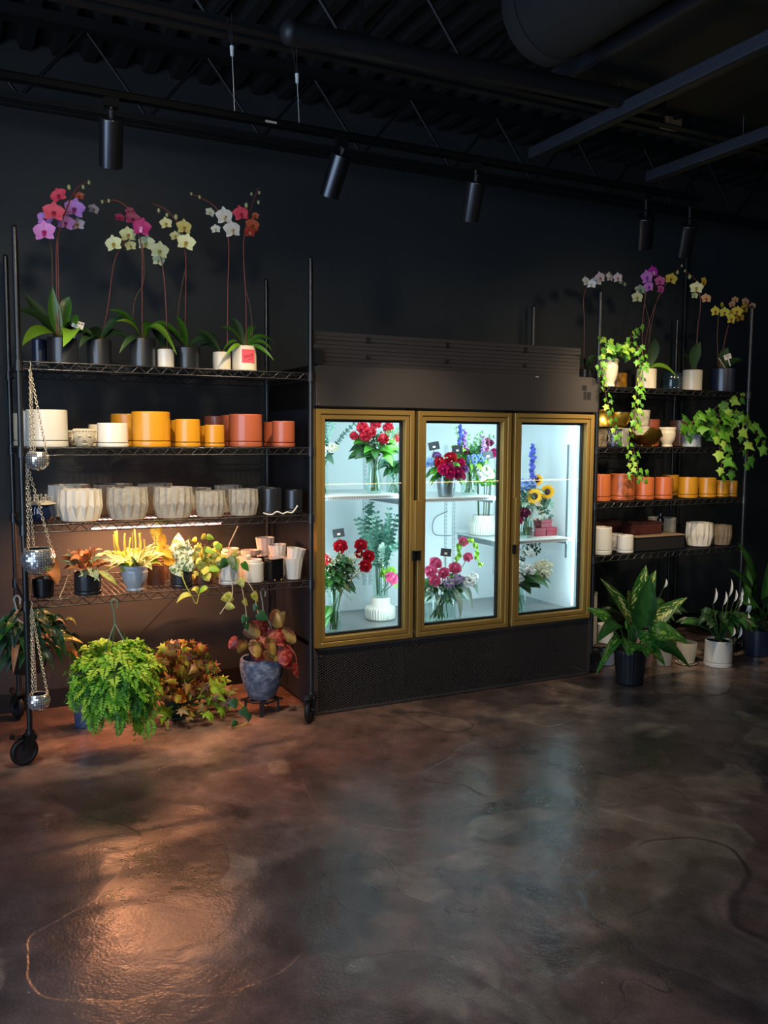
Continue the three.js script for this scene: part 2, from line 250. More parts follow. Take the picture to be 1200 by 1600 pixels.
function rack(label, x0, x1, zf, d, turns) {
  const t = thing('wire_rack', label, 'rack', [x0, 0, zf]), W = x1 - x0;
  for (const [x, z, k] of [[0, 0, 0], [W, 0, 1], [0, -d, 2], [W, -d, 3]]) {
    const rings = []; for (let y = 0.22; y < 2.28; y += 0.0508) rings.push(cyl(0.0131, 0.0131, 0.003, x, y, z, 12));
    part('post', [cyl(0.0125, 0.0125, 2.164, x, 0.15, z, 16), ball(0.0125, x, 2.314, z, 12, 6), ...rings], M.steelBlack, t);
    caster(t, x, z, turns[k]);
  }
  for (const y of SHELF_Y) {
    const s = sub('shelf', t); s.position.y = y; const R = 0.003, B = 0.031;
    part('corner_collar', [[0, 0], [W, 0], [0, -d], [W, -d]].map(([x, z]) => cyl(0.019, 0.017, 0.045, x, -0.04, z, 16)), M.steelBlack, s);
    const w = []; for (const z of [0, -d]) { w.push(rod([0, 0, z], [W, 0, z], R), rod([0, -B, z], [W, -B, z], R)); const n = Math.round(W / 0.066), p = W / n; for (let i = 0; i < n; i++) w.push(rod([i * p, -B, z], [(i + 0.5) * p, 0, z], 0.0022, 5), rod([(i + 0.5) * p, 0, z], [(i + 1) * p, -B, z], 0.0022, 5)); }
    for (const x of [0, W]) { w.push(rod([x, 0, 0], [x, 0, -d], R), rod([x, -B, 0], [x, -B, -d], R)); const n = 10, p = d / n; for (let i = 0; i < n; i++) w.push(rod([x, -B, -i * p], [x, 0, -(i + 0.5) * p], 0.0022, 5), rod([x, 0, -(i + 0.5) * p], [x, -B, -(i + 1) * p], 0.0022, 5)); }
    part('edge_truss', w, M.steelBlack, s);
    const m = []; for (let i = 1, n = Math.round(W / 0.0254); i < n; i++) m.push(box(0.0032, 0.0032, d, i * W / n, 0.001, -d / 2)); for (let i = 1; i < 5; i++) m.push(box(W, 0.004, 0.004, W / 2, -0.003, -d * i / 5));
    part('deck_wires', m, M.steelBlack, s);
  }
  return t;
}
const rackL = rack('tall black wire rack on casters left of the cooler', -1.3335, 0.0, 0, 0.66, [0.35, 0.9, -1.2, 0.5]);
const rackR = rack('tall black wire rack on casters right of the cooler', 1.852, 3.1415, -0.015, 0.655, [Math.PI, 0.4, 2.6, -0.6]);

// ---------------------------------------------------------------- flower cooler
const CX0 = 0.044, CX1 = 1.858, CB = -0.775, FLOOR_IN = 0.39;
{
  const c = thing('display_cooler', 'black three door flower cooler with gold door frames and white lit inside', 'cooler', [0, 0, 0]);
  const W = CX1 - CX0, CX = (CX0 + CX1) / 2;
  part('side_panel', box(0.026, 1.78, 0.70, CX0 + 0.013, 0.92, -0.425), M.coolerSide, c);
  part('side_panel', box(0.026, 1.78, 0.70, CX1 - 0.013, 0.92, -0.425), M.coolerSide, c);
  part('back_panel', box(W, 1.78, 0.02, CX, 0.92, CB + 0.01), M.coolerSide, c);
  part('top_panel', box(W, 0.22, 0.66, CX, 1.70, -0.435), M.coolerBlack, c);
  { const s = new THREE.Shape(), x0 = CX0 + 0.004, x1 = CX1 + 0.004, y0 = 1.604, y1 = 1.806, r = 0.06; s.moveTo(x0, y0); s.lineTo(x1, y0); s.lineTo(x1, y1 - r); s.quadraticCurveTo(x1, y1, x1 - r, y1); s.lineTo(x0 + 0.01, y1); s.lineTo(x0, y1 - 0.01);
    const h = part('header_panel', new THREE.ExtrudeGeometry(s, { depth: 0.035, bevelEnabled: true, bevelSize: 0.002, bevelThickness: 0.002, bevelSegments: 1 }).translate(0, 0, -0.078), M.coolerBlack, c);
    for (const [x, y, w, hh] of [[1.755, 1.745, 0.035, 0.03], [1.76, 1.70, 0.02, 0.05], [1.79, 1.698, 0.03, 0.045]]) part('tape_mark', box(w, hh, 0.001, x, y, -0.0405), M.gasket, h);
    part('screw', ball(0.005, CX0 + 0.012, 1.612, -0.041, 8, 6), M.chrome, h); part('scuff', box(0.022, 0.005, 0.001, 1.41, 1.797, -0.0405), M.whiteMatte, h); }
  { const g = sub('louvre_grille', c); const x0 = 0.056, x1 = 1.762, n = 8;
    for (let i = 0; i < n; i++) { const m = part('slat', box(x1 - x0, 0.0195, 0.014, (x0 + x1) / 2, 1.822 + i * 0.0212, -0.105), M.coolerBlack, g); m.rotation.x = 0; m.position.z = i > 5 ? 0.008 : 0; }
    part('backing', box(x1 - x0 - 0.01, 0.17, 0.01, (x0 + x1) / 2, 1.893, -0.125), M.gasket, g);
    part('end_cap', box(0.012, 0.066, 0.05, x0 - 0.004, 1.95, -0.11), M.hub, g); part('bracket', box(0.05, 0.075, 0.06, x0 + 0.012, 1.85, -0.085), M.gasket, g);
    for (const x of [0.36, 0.84, 1.36]) part('knock_out', [box(0.02, 0.03, 0.016, x, 1.95, -0.094), box(0.02, 0.02, 0.016, x, 1.86, -0.1)], M.gasket, g); }
  // doors
  const doors = [[0.044, 0.611, 1], [0.633, 1.238, -1], [1.260, 1.838, -1]];
  for (const [x0, x1, hs] of doors) {
    const d = sub('door', c), y0 = 0.358, y1 = 1.589, ring = (a, b, w, z, dep, bev) => { const s = new THREE.Shape([[x0 + a, y0 + a], [x1 - a, y0 + a], [x1 - a, y1 - a], [x0 + a, y1 - a]].map(p => new THREE.Vector2(...p))); s.holes.push(new THREE.Path([[x0 + b, y0 + b], [x0 + b, y1 - b], [x1 - b, y1 - b], [x1 - b, y0 + b]].map(p => new THREE.Vector2(...p)))); return new THREE.ExtrudeGeometry(s, { depth: dep, bevelEnabled: true, bevelSize: bev, bevelThickness: bev, bevelSegments: 1 }).translate(0, 0, z); };
    part('frame', [ring(0.003, 0.024, 0, -0.074, 0.036, 0.002), ring(0.032, 0.05, 0, -0.074, 0.030, 0.002)], M.gold, d);
    part('frame_groove', ring(0.02, 0.036, 0, -0.074, 0.026, 0.001), M.goldEdge, d);
    part('gasket', ring(0.036, 0.064, 0, -0.094, 0.016, 0.001), M.gasket, d);
    part('glass', box(x1 - x0 - 0.09, y1 - y0 - 0.09, 0.004, (x0 + x1) / 2, (y0 + y1) / 2, -0.064), M.glass, d);
    const hx = hs > 0 ? x1 - 0.004 : x0 + 0.004;
    const hm = part('handle', [rbox(0.016, 0.27, 0.034, 0.003, hx, 0.975, -0.018), rbox(0.026, 0.27, 0.006, 0.002, hx + hs * 0.004, 0.975, 0.0)], M.gold, d);
    part('handle_recess', box(0.018, 0.05, 0.012, hx, 0.81, -0.03), M.gasket, hm);
  }
  for (const x of [0.622, 1.249]) part('mullion', box(0.06, 1.26, 0.055, x, 0.975, -0.105), M.gasket, c);
  part('door_sill', box(W, 0.03, 0.06, CX, 0.372, -0.11), M.gasket, c);
  // lower machine bay behind an expanded metal panel
  { const b = sub('machine_bay', c); const dk = M.darkMetal;
    part('bay_floor', box(W - 0.02, 0.02, 0.66, CX, 0.06, -0.43), dk, b); part('bay_back', box(W - 0.02, 0.3, 0.02, CX, 0.2, -0.7), dk, b); part('bay_top', box(W, 0.025, 0.69, CX, 0.362, -0.42), dk, b);
    for (const x of [0.56, 1.2]) part('upright', box(0.035, 0.3, 0.03, x, 0.2, -0.1), M.hub, b);
    part('compressor_box', rbox(0.3, 0.2, 0.25, 0.02, 0.8, 0.17, -0.3), dk, b); part('coil_box', box(0.35, 0.24, 0.2, 1.5, 0.19, -0.35), M.hub, b);
    const bars = [], p = 0.0135, x0 = CX0 + 0.012, x1 = CX1 - 0.012, y0 = 0.012, y1 = 0.345, hh = y1 - y0;
    for (const s of [1, -1]) for (let k = -30; k < 160; k++) { const run = hh * 2.0; let xa = x0 + k * p * 2, xb = xa + run, ya = y0, yb = y1; if (xb <= x0 || xa >= x1) continue; if (xa < x0) { ya = y0 + (x0 - xa) / run * hh; xa = x0; } if (xb > x1) { yb = y0 + (x1 - (xb - run)) / run * hh; xb = x1; } if (s < 0) { ya = y1 + y0 - ya; yb = y1 + y0 - yb; }
      const dx = xb - xa, dy = yb - ya, L = Math.hypot(dx, dy); if (L < 0.01) continue; bars.push(new THREE.BoxGeometry(L, 0.0036, 0.0025).rotateZ(Math.atan2(dy, dx)).translate((xa + xb) / 2, (ya + yb) / 2, -0.055 + s * 0.001)); }
    part('mesh_panel', bars, M.coolerBlack, b);
    part('panel_frame', [box(0.014, 0.345, 0.02, CX0 + 0.006, 0.18, -0.06), box(0.014, 0.345, 0.02, CX1 - 0.006, 0.18, -0.06), box(W, 0.014, 0.02, CX, 0.012, -0.06), box(W, 0.012, 0.02, CX, 0.348, -0.06)], M.coolerBlack, b);
    part('screw', new THREE.CylinderGeometry(0.007, 0.007, 0.004, 12).rotateX(Math.PI / 2).translate(CX0 + 0.026, 0.315, -0.05), M.chrome, b);
    for (const x of [0.12, 1.75]) for (const z of [-0.15, -0.68]) part('foot', cyl(0.02, 0.02, 0.06, x, 0, z), M.rubber, b); }
  // white inside
  part('liner_back', box(W - 0.05, 1.2, 0.02, CX, 0.985, -0.735), M.liner, c);
  part('liner_side', box(0.02, 1.2, 0.62, CX0 + 0.036, 0.985, -0.42), M.liner, c); part('liner_side', box(0.02, 1.2, 0.62, CX1 - 0.036, 0.985, -0.42), M.liner, c);
  part('liner_top', box(W - 0.05, 0.015, 0.64, CX, 1.577, -0.42), M.liner, c); part('liner_floor', box(W - 0.05, 0.012, 0.66, CX, FLOOR_IN - 0.006, -0.40), M.linerFloor, c);
  const slots = (n, y0) => { const a = []; for (let i = 0; i < n; i++) a.push(box(0.004, 0.008, 0.002, 0, y0 + i * 0.025, 0.0045)); return a; };
  for (const x of [0.30, 0.645, 0.685, 1.22, 1.28, 1.60]) { const s = part('shelf_standard', box(0.018, 0.86, 0.008, x, 0.97, -0.72), M.shelfWhite, c); const q = part('slot', slots(32, 0.57), M.slotGrey, s); q.position.set(x, 0, -0.72); }
  for (const z of [-0.2, -0.56]) { const s = part('shelf_standard', box(0.008, 0.7, 0.02, 1.778, 1.06, z), M.slotGrey, c); }
  for (const [x0, x1, y, z0] of [[0.092, 0.618, 1.135, -0.16], [0.636, 1.238, 1.108, -0.16], [1.262, 1.776, 0.84, -0.15]]) {
    const s = sub('shelf', c), zz = -0.69; part('shelf_plate', box(x1 - x0, 0.006, z0 - zz, (x0 + x1) / 2, y - 0.003, (z0 + zz) / 2), M.shelfWhite, s);
    part('shelf_lip', rbox(x1 - x0, 0.022, 0.01, 0.003, (x0 + x1) / 2, y - 0.010, z0), M.shelfWhite, s);
    const a = []; for (let x = x0 + 0.012; x < x1 - 0.01; x += 0.014) a.push(box(0.008, 0.006, 0.002, x, y - 0.010, z0 + 0.0045)); part('lip_slots', a, M.slotGrey, s);
    part('shelf_bracket', [box(0.006, 0.03, z0 - zz - 0.04, x0 + 0.02, y - 0.025, (z0 + zz) / 2), box(0.006, 0.03, z0 - zz - 0.04, x1 - 0.02, y - 0.025, (z0 + zz) / 2)], M.slotGrey, s);
  }
  part('sensor_cable', tube([[1.23, 0.98, -0.715], [1.12, 0.93, -0.7], [1.12, 0.84, -0.7], [1.25, 0.82, -0.7]], 0.003, 20, 5), M.slotGrey, c);
  // light tubes stand behind the door posts and throw their light into the cabinet
  const tubeM = new THREE.MeshStandardMaterial({ color: 0xeef6f8, emissive: COOL, emissiveIntensity: 1.6 });
  const L = POWER.cooler;
  for (const [x, look, k] of [[0.098, 0.35, 1], [0.588, 0.35, 0.8], [0.656, 0.94, 0.8], [1.213, 0.94, 1], [1.284, 1.55, 0.8], [1.772, 1.5, 0.6]]) {
    part('light_tube', new THREE.CylinderGeometry(0.008, 0.008, 1.12, 10).translate(x, 0.985, -0.125), tubeM, c);
    rectLight(COOL, L * k, 0.03, 1.1, [x, 0.985, -0.142], [look, 0.985, -0.75]);
  }
  part('light_tube', new THREE.CylinderGeometry(0.008, 0.008, 1.6, 10).rotateZ(Math.PI / 2).translate(CX, 1.555, -0.15), tubeM, c);
  rectLight(COOL, L * 0.8, 1.6, 0.03, [CX, 1.54, -0.16], [CX, 0.6, -0.5]);
}
{ const t = thing('wall_outlet', 'small white double outlet on the back wall behind the peace lily', 'outlet', [2.93, 0.615, -0.8]); part('cover_plate', rbox(0.045, 0.1, 0.006, 0.002, 0, 0, 0.004), M.darkMetal, t); for (const y of [-0.024, 0.024]) part('socket', new THREE.CylinderGeometry(0.015, 0.015, 0.004, 16).rotateX(Math.PI / 2).translate(0, y, 0.008), M.whiteMatte, t);
  const c = thing('wall_conduit', 'dark vertical conduit on the back wall above the right rack', 'conduit', [3.30, 0, -0.78]); part('conduit_pipe', cyl(0.014, 0.014, 3.3, 0, 0, 0, 12), M.darkMetal, c); for (const y of [0.8, 1.9, 2.9]) part('conduit_strap', box(0.06, 0.02, 0.032, 0, y, -0.002), M.darkMetal, c); }

// ---------------------------------------------------------------- pots
const potProfile = (r, h, taper = 1, wall = 0.006) => [[0.001, 0.002], [r * taper - 0.004, 0], [r * taper, 0.004], [r, h - 0.004], [r - 0.002, h], [r - wall, h - 0.002], [r * taper - wall, 0.012], [0.001, 0.010]];
function potBody(g, r, h, mat, { saucer = true, name = 'pot', taper = 1 } = {}) {
  const sh = saucer ? h * 0.16 : 0;
  const prof = saucer ? [[0.001, 0.006], [r - 0.009, 0.006], [r - 0.009, sh + 0.003], [r - 0.002, sh + 0.0035], [r - 0.0012, sh + 0.006], [r - 0.0012, h - 0.004], [r - 0.003, h], [r - 0.007, h - 0.002], [r - 0.008, 0.014], [0.001, 0.012]] : potProfile(r, h, taper);
  const body = part(name, lathe(prof, 40), mat, g);
  if (saucer) part('saucer', lathe([[0.001, 0], [r - 0.003, 0], [r + 0.0005, 0.003], [r + 0.0005, sh - 0.002], [r - 0.001, sh], [r - 0.006, sh], [r - 0.006, 0.004], [0.001, 0.004]], 40), mat, name === 'pot' ? body : g);
  return body;
}
function cylPot(label, x, y, z, r, h, mat, o = {}) { const t = thing(o.kind || 'cylinder_pot', label, 'pot', [x, y, z], o.group); potBody(t, r, h, mat, { name: 'pot_body', ...o }); return t; }
function facetGeo(r, h, n = 15) {
  const ring = (y, rad, off, cnt) => Array.from({ length: cnt }, (_, i) => { const a = (i + off) / cnt * Math.PI * 2; return [Math.cos(a) * rad, y, Math.sin(a) * rad]; });
  const A = ring(h, r * 0.895, 0, n), A2 = ring(h, r * 0.95, 0.5, n), Vm = ring(h * 0.55, r * 0.885, 0, n), Rm = ring(h * 0.45, r * 1.0, 0.5, n), Vl = ring(h * 0.22, r * 0.845, 0, n), tip = ring(h * 0.03, r * 0.83, 0.5, n), C = ring(0, r * 0.72, 0, n), pos = [];
  const tri = (...p) => p.forEach(q => pos.push(...q));
  for (let i = 0; i < n; i++) { const j = (i + 1) % n, k = (i + n - 1) % n; tri(A[i], A2[i], Rm[i]); tri(A[i], Rm[i], Vm[i]); tri(A2[i], A[j], Vm[j]); tri(A2[i], Vm[j], Rm[i]); tri(Vm[i], Rm[i], tip[i]); tri(Vm[i], tip[i], Vl[i]); tri(Rm[i], Vm[j], tip[i]); tri(Vm[j], Vl[j], tip[i]); tri(Vl[i], tip[i], tip[k]); tri(tip[k], tip[i], C[i]); tri(C[i], tip[i], C[j]); tri(C[i], C[j], [0, 0, 0]);
    const I = A[i].map((v, k) => k === 1 ? v : v * 0.93), I2 = A2[i].map((v, k) => k === 1 ? v : v * 0.93), J = A[j].map((v, k) => k === 1 ? v : v * 0.93), lo = q => [q[0] * 0.85, 0.02, q[2] * 0.85]; tri(A[i], I, I2); tri(A[i], I2, A2[i]); tri(A2[i], I2, J); tri(A2[i], J, A[j]); tri(I, lo(I), lo(J)); tri(I, lo(J), J); tri(lo(I), [0, 0.02, 0], lo(J)); }
  const g = new THREE.BufferGeometry(); g.setAttribute('position', new THREE.Float32BufferAttribute(pos, 3)); const uv = []; for (let i = 0; i < pos.length; i += 3) uv.push(Math.atan2(pos[i + 2], pos[i]) * 0.6, pos[i + 1] * 8); g.setAttribute('uv', new THREE.Float32BufferAttribute(uv, 2)); g.computeVertexNormals(); return g;
}
function facetPot(label, x, y, z, r, h, mat, turn = 0) { const t = thing('faceted_pot', label, 'pot', [x, y, z]); t.rotation.y = turn; part('pot_body', facetGeo(r, h), mat, t); return t; }
const urnProfile = (r, h) => [[0.001, 0], [r * 0.62, 0], [r * 0.66, h * 0.03], [r * 0.62, h * 0.09], [r * 0.56, h * 0.13], [r * 0.72, h * 0.24], [r * 0.88, h * 0.42], [r * 0.95, h * 0.6], [r * 0.97, h * 0.72], [r * 0.99, h * 0.73], [r * 0.93, h * 0.75], [r * 0.94, h * 0.86], [r * 1.0, h * 0.9], [r, h * 0.97], [r * 0.96, h], [r * 0.88, h], [r * 0.84, h * 0.8], [r * 0.6, h * 0.3], [0.001, h * 0.28]];

// left rack, second shelf: cylinder pots in white, mustard and terracotta
const S1 = SHELF_Y[0] + 0.004, S2 = SHELF_Y[1] + 0.004, S3 = SHELF_Y[2] + 0.004, S4 = SHELF_Y[3] + 0.004;
const onL2 = [
  ['large white cylinder pot behind the hanging chains at the rack end', -1.217, -0.119, 0.089, 0.164, M.white], ['white cylinder pot hidden behind the large white pot', -1.235, -0.325, 0.080, 0.162, M.white], ['buff cylinder pot at the back corner of the left rack', -1.270, -0.52, 0.062, 0.158, M.buff],
  ['small white cylinder pot in front beside the face planter', -0.937, -0.099, 0.069, 0.109, M.white], ['small white cylinder pot standing behind its twin', -0.960, -0.255, 0.063, 0.104, M.cream],
  ['largest mustard yellow cylinder pot at the shelf front', -0.759, -0.119, 0.089, 0.164, M.mustard], ['large mustard cylinder pot behind the largest mustard one', -0.815, -0.40, 0.083, 0.159, M.mustard],
  ['medium mustard cylinder pot between the large and small mustard pots', -0.594, -0.090, 0.060, 0.131, M.mustard], ['medium mustard cylinder pot in the second row', -0.589, -0.235, 0.057, 0.129, M.mustard],
  ['smallest mustard cylinder pot next to the terracotta pots', -0.467, -0.078, 0.048, 0.106, M.mustard], ['smallest mustard cylinder pot in the second row', -0.460, -0.196, 0.046, 0.103, M.mustard],
  ['large terracotta cylinder pot at the shelf front', -0.301, -0.112, 0.082, 0.160, M.terracotta], ['large terracotta cylinder pot in the second row', -0.287, -0.31, 0.080, 0.160, M.terracotta], ['terracotta cylinder pot at the back of the second shelf', -0.338, -0.50, 0.065, 0.159, M.terracotta],
  ['small terracotta cylinder pot at the shelf end by the cooler', -0.112, -0.088, 0.058, 0.129, M.terracotta], ['small terracotta cylinder pot behind the end one', -0.104, -0.245, 0.058, 0.127, M.terracotta]];
for (const [l, x, z, r, h, m] of onL2) cylPot(l, x, S2, z, r, h, m);
function facePot(label, x, y, z, s, turn) {
  const t = thing('face_planter', label, 'planter', [x, y, z]); t.rotation.y = turn; const m = M.buff;
  part('head', lathe([[0.001, 0], [0.03, 0], [0.034, 0.004], [0.036, 0.012], [0.042, 0.024], [0.047, 0.04], [0.048, 0.056], [0.046, 0.07], [0.047, 0.074], [0.045, 0.08], [0.038, 0.08], [0.036, 0.07], [0.03, 0.02], [0.001, 0.018]].map(p => [p[0] * s, p[1] * s]), 36), m, t);
  part('nose', [new THREE.SphereGeometry(0.006, 10, 8).scale(0.8, 1.9, 1.1).translate(0, 0.042, 0.048), new THREE.SphereGeometry(0.005, 8, 6).scale(1.6, 0.9, 1).translate(0, 0.033, 0.049)].map(g => g.scale(s, s, s)), m, t);
  for (const k of [-1, 1]) { part('eye_lid', new THREE.SphereGeometry(0.008, 10, 8).scale(1.3, 0.55, 0.7).rotateZ(-0.15 * k).translate(k * 0.018, 0.048, 0.0425).scale(s, s, s), m, t); part('brow', tube([[k * 0.005, 0.056, 0.047], [k * 0.016, 0.06, 0.045], [k * 0.029, 0.055, 0.038]], 0.0016, 8, 5).scale(s, s, s), m, t); part('ear', new THREE.SphereGeometry(0.01, 10, 8).scale(0.5, 1.9, 0.9).translate(k * 0.049, 0.042, 0.004).scale(s, s, s), m, t); }
  part('lips', [new THREE.SphereGeometry(0.007, 10, 8).scale(1.6, 0.45, 0.8).translate(0, 0.0255, 0.042), new THREE.SphereGeometry(0.006, 10, 8).scale(1.3, 0.5, 0.8).translate(0, 0.0215, 0.041)].map(g => g.scale(s, s, s)), m, t);
  part('chin', new THREE.SphereGeometry(0.009, 10, 8).scale(1.3, 0.8, 0.7).translate(0, 0.013, 0.036).scale(s, s, s), m, t);
  const b = []; for (let i = 0; i < 22; i++) { const a = i / 22 * Math.PI * 2; b.push(ball(0.0045 * s, Math.cos(a) * 0.047 * s, 0.071 * s, Math.sin(a) * 0.047 * s, 6, 5)); } part('head_band', b, m, t);
}
facePot('beige planter shaped as a calm face, at the shelf front', -1.062, S2, -0.10, 1.03, -0.1);
facePot('beige face shaped planter peeking out behind the front one', -1.072, S2, -0.255, 0.95, -0.35);

// left rack, third shelf: faceted pots
const onL3 = [['whitest faceted pot at the left of the third shelf', -1.086, -0.109, 0.099, 0.144, M.facetWhite], ['whitish faceted pot behind the whitest one', -1.10, -0.37, 0.10, 0.152, M.facetWhite], ['grey faceted pot second from the left on the third shelf', -0.876, -0.106, 0.096, 0.148, M.facetGrey], ['grey faceted pot behind the second one', -0.895, -0.39, 0.10, 0.150, M.facetGrey], ['grey faceted pot third from the left on the third shelf', -0.664, -0.105, 0.095, 0.146, M.facetGrey], ['grey faceted pot behind the third one', -0.69, -0.38, 0.09, 0.150, M.facetGrey], ['smaller grey faceted pot fourth from the left', -0.489, -0.085, 0.075, 0.125, M.facetGrey], ['smaller grey faceted pot behind the fourth one', -0.505, -0.275, 0.075, 0.13, M.facetGrey], ['smaller grey faceted pot next to the dark pots', -0.325, -0.086, 0.076, 0.130, M.facetGrey], ['smaller grey faceted pot behind the fifth one', -0.335, -0.30, 0.075, 0.138, M.facetGrey]];
onL3.forEach(([l, x, z, r, h, m], i) => facetPot(l, x, S3, z, r, h, m, i * 0.37));
cylPot('charcoal cylinder pot beside the grey faceted pots', -0.173, S3, -0.117, 0.057, 0.131, M.charcoal, { saucer: false });
cylPot('charcoal cylinder pot at the back of the third shelf', -0.161, S3, -0.29, 0.057, 0.130, M.charcoal, { saucer: false });
cylPot('charcoal cylinder pot at the third shelf end by the cooler', -0.052, S3, -0.106, 0.046, 0.119, M.charcoal);
{ const t = thing('dried_root', 'pale curled dried root lying before the charcoal pots', 'root', [0, S3, 0]);
  part('root_strand', tube([[-0.235, 0.012, -0.045], [-0.215, 0.004, -0.04], [-0.19, 0.004, -0.035], [-0.17, 0.016, -0.035], [-0.15, 0.01, -0.035], [-0.135, 0.004, -0.035]], 0.004, 24, 6), M.card, t);
  part('root_strand', tube([[-0.135, 0.004, -0.035], [-0.115, 0.012, -0.035], [-0.09, 0.008, -0.035], [-0.075, 0.02, -0.035], [-0.058, 0.044, -0.035]], 0.004, 20, 6), M.card, t); }
{ const t = thing('glass_bowl', 'dark blue glass bowl with a buff lid of glass knobs on top', 'bowl', [-1.252, S3, -0.115]);
  part('bowl', lathe([[0.001, 0], [0.045, 0], [0.058, 0.01], [0.066, 0.035], [0.064, 0.06], [0.058, 0.082], [0.054, 0.08], [0.06, 0.05], [0.05, 0.012], [0.001, 0.008]], 36), mk({ color: 0x1c2742, roughness: 0.08, clearcoat: 1, clearcoatRoughness: 0.05 }), t);
  part('lid', lathe([[0.001, 0.098], [0.03, 0.096], [0.066, 0.084], [0.068, 0.08], [0.03, 0.086], [0.001, 0.088]], 32), M.buff, t);
  for (let i = 0; i < 9; i++) { const a = i / 9 * 6.28, r = i % 2 ? 0.026 : 0.046, h = i % 2 ? 0.03 : 0.02; part('glass_knob', [cyl(0.005, 0.003, h, Math.cos(a) * r, 0.088, Math.sin(a) * r, 8), ball(0.006, Math.cos(a) * r, 0.09 + h, Math.sin(a) * r, 8, 6)], M.concrete, t); } }
{ // grow light clipped under the third shelf
  const t = thing('grow_light_bar', 'glowing pink grow light bar under the third shelf of the left rack', 'grow light', [-0.74, SHELF_Y[2] - 0.030, -0.13]);
  const g = new THREE.MeshStandardMaterial({ color: 0x552a20, emissive: new THREE.Color(1, 0.40, 0.30), emissiveIntensity: 9 });
  for (const [z, power] of [[0.035, POWER.growFront], [-0.42, POWER.growRear]]) { part('housing', rbox(0.62, 0.008, 0.024, 0.003, 0, 0.004, z), std(0xb8b8b4, 0.5), t); part('led_strip', box(0.6, 0.006, 0.026, 0, -0.003, z), g, t);
    rectLight(GROW, power, 0.6, 0.02, [-0.74, SHELF_Y[2] - 0.038, -0.13 + z], [-0.74, 0, -0.13 + z]); }
  part('power_lead', tube([[0.31, 0.004, -0.42], [0.36, -0.02, -0.44], [0.36, -0.3, -0.5], [0.2, -0.5, -0.62], [-0.2, -0.9, -0.63]], 0.003, 30, 5), M.cable, t); }

// left rack, bottom shelf: empty pots at the right end
for (const [l, x, z, r, h] of [['small white pot at the front of the white group, bottom shelf', -0.278, -0.068, 0.048, 0.098], ['small white pot second in the row behind', -0.30, -0.175, 0.048, 0.104], ['small white pot third in the row behind', -0.325, -0.285, 0.05, 0.108], ['small white pot at the back left of the white group', -0.42, -0.365, 0.052, 0.12], ['small white pot at the back of the white group', -0.29, -0.42, 0.052, 0.112]]) { const t = cylPot(l, x, S4, z, r, h, M.white, { saucer: false }); part('neck_rim', lathe([[r * 0.8, h - 0.004], [r * 0.84, h + 0.002], [r * 0.84, h + 0.014], [r * 0.76, h + 0.015], [r * 0.74, h - 0.004]], 32), M.white, t); }
for (const [l, x, z] of [['glossy black square sided cup at the shelf front', -0.175, -0.065], ['glossy black cup behind the front black one', -0.21, -0.19]]) { const t = thing('square_cup', l, 'cup', [x, S4, z]); t.rotation.y = 0.25; part('cup_body', new THREE.ExtrudeGeometry((() => { const s = new THREE.Shape(), a = 0.038, r = 0.012; s.moveTo(-a + r, -a); s.lineTo(a - r, -a); s.quadraticCurveTo(a, -a, a, -a + r); s.lineTo(a, a - r); s.quadraticCurveTo(a, a, a - r, a); s.lineTo(-a + r, a); s.quadraticCurveTo(-a, a, -a, a - r); s.lineTo(-a, -a + r); s.quadraticCurveTo(-a, -a, -a + r, -a); const h = new THREE.Path(); h.absarc(0, 0, 0.03, 0, 6.283, true); s.holes.push(h); return s; })(), { depth: 0.112, bevelEnabled: false, curveSegments: 16 }).rotateX(-Math.PI / 2), M.gloss, t); part('cup_floor', cyl(0.034, 0.034, 0.006, 0, 0.002, 0), M.gloss, t); part('foot_studs', [-1, 1].map(k => ball(0.005, k * 0.02, 0.006, 0.038, 8, 6)), M.gold, t); }
function flutedCup(label, x, y, z, r, h, tilt = [0, 0]) { const t = thing('fluted_cup', label, 'cup', [x, y, z]); t.rotation.set(tilt[0], 0, tilt[1]); part('cup_body', ribbed([[0.001, 0], [r * 0.66, 0], [r * 0.7, 0.006], [r, h], [r - 0.005, h], [r * 0.64, 0.012], [0.001, 0.01]], 12, 0.05, 72), M.whiteMatte, t); part('foot_ring', lathe([[0.001, -0.001], [r * 0.66, -0.001], [r * 0.7, 0.003], [r * 0.68, 0.007]], 32), M.whiteMatte, t); return t; }
flutedCup('white fluted cup standing at the right end of the bottom shelf', -0.068, S4, -0.07, 0.053, 0.108);
flutedCup('white fluted cup nested leaning in the end cup', -0.066, S4 + 0.062, -0.068, 0.05, 0.095, [0.05, -0.14]);
flutedCup('white fluted cup in the middle of the leaning stack', -0.10, S4, -0.205, 0.05, 0.108); flutedCup('white fluted cup stacked in the middle one', -0.10, S4 + 0.064, -0.205, 0.048, 0.098, [0, 0.06]);
flutedCup('white fluted cup at the back right of the bottom shelf', -0.125, S4, -0.34, 0.052, 0.108); flutedCup('white fluted cup highest of the stacked cups', -0.125, S4 + 0.07, -0.34, 0.052, 0.115);
flutedCup('pinkish lit fluted cup behind the black cups', -0.215, S4, -0.32, 0.05, 0.125);

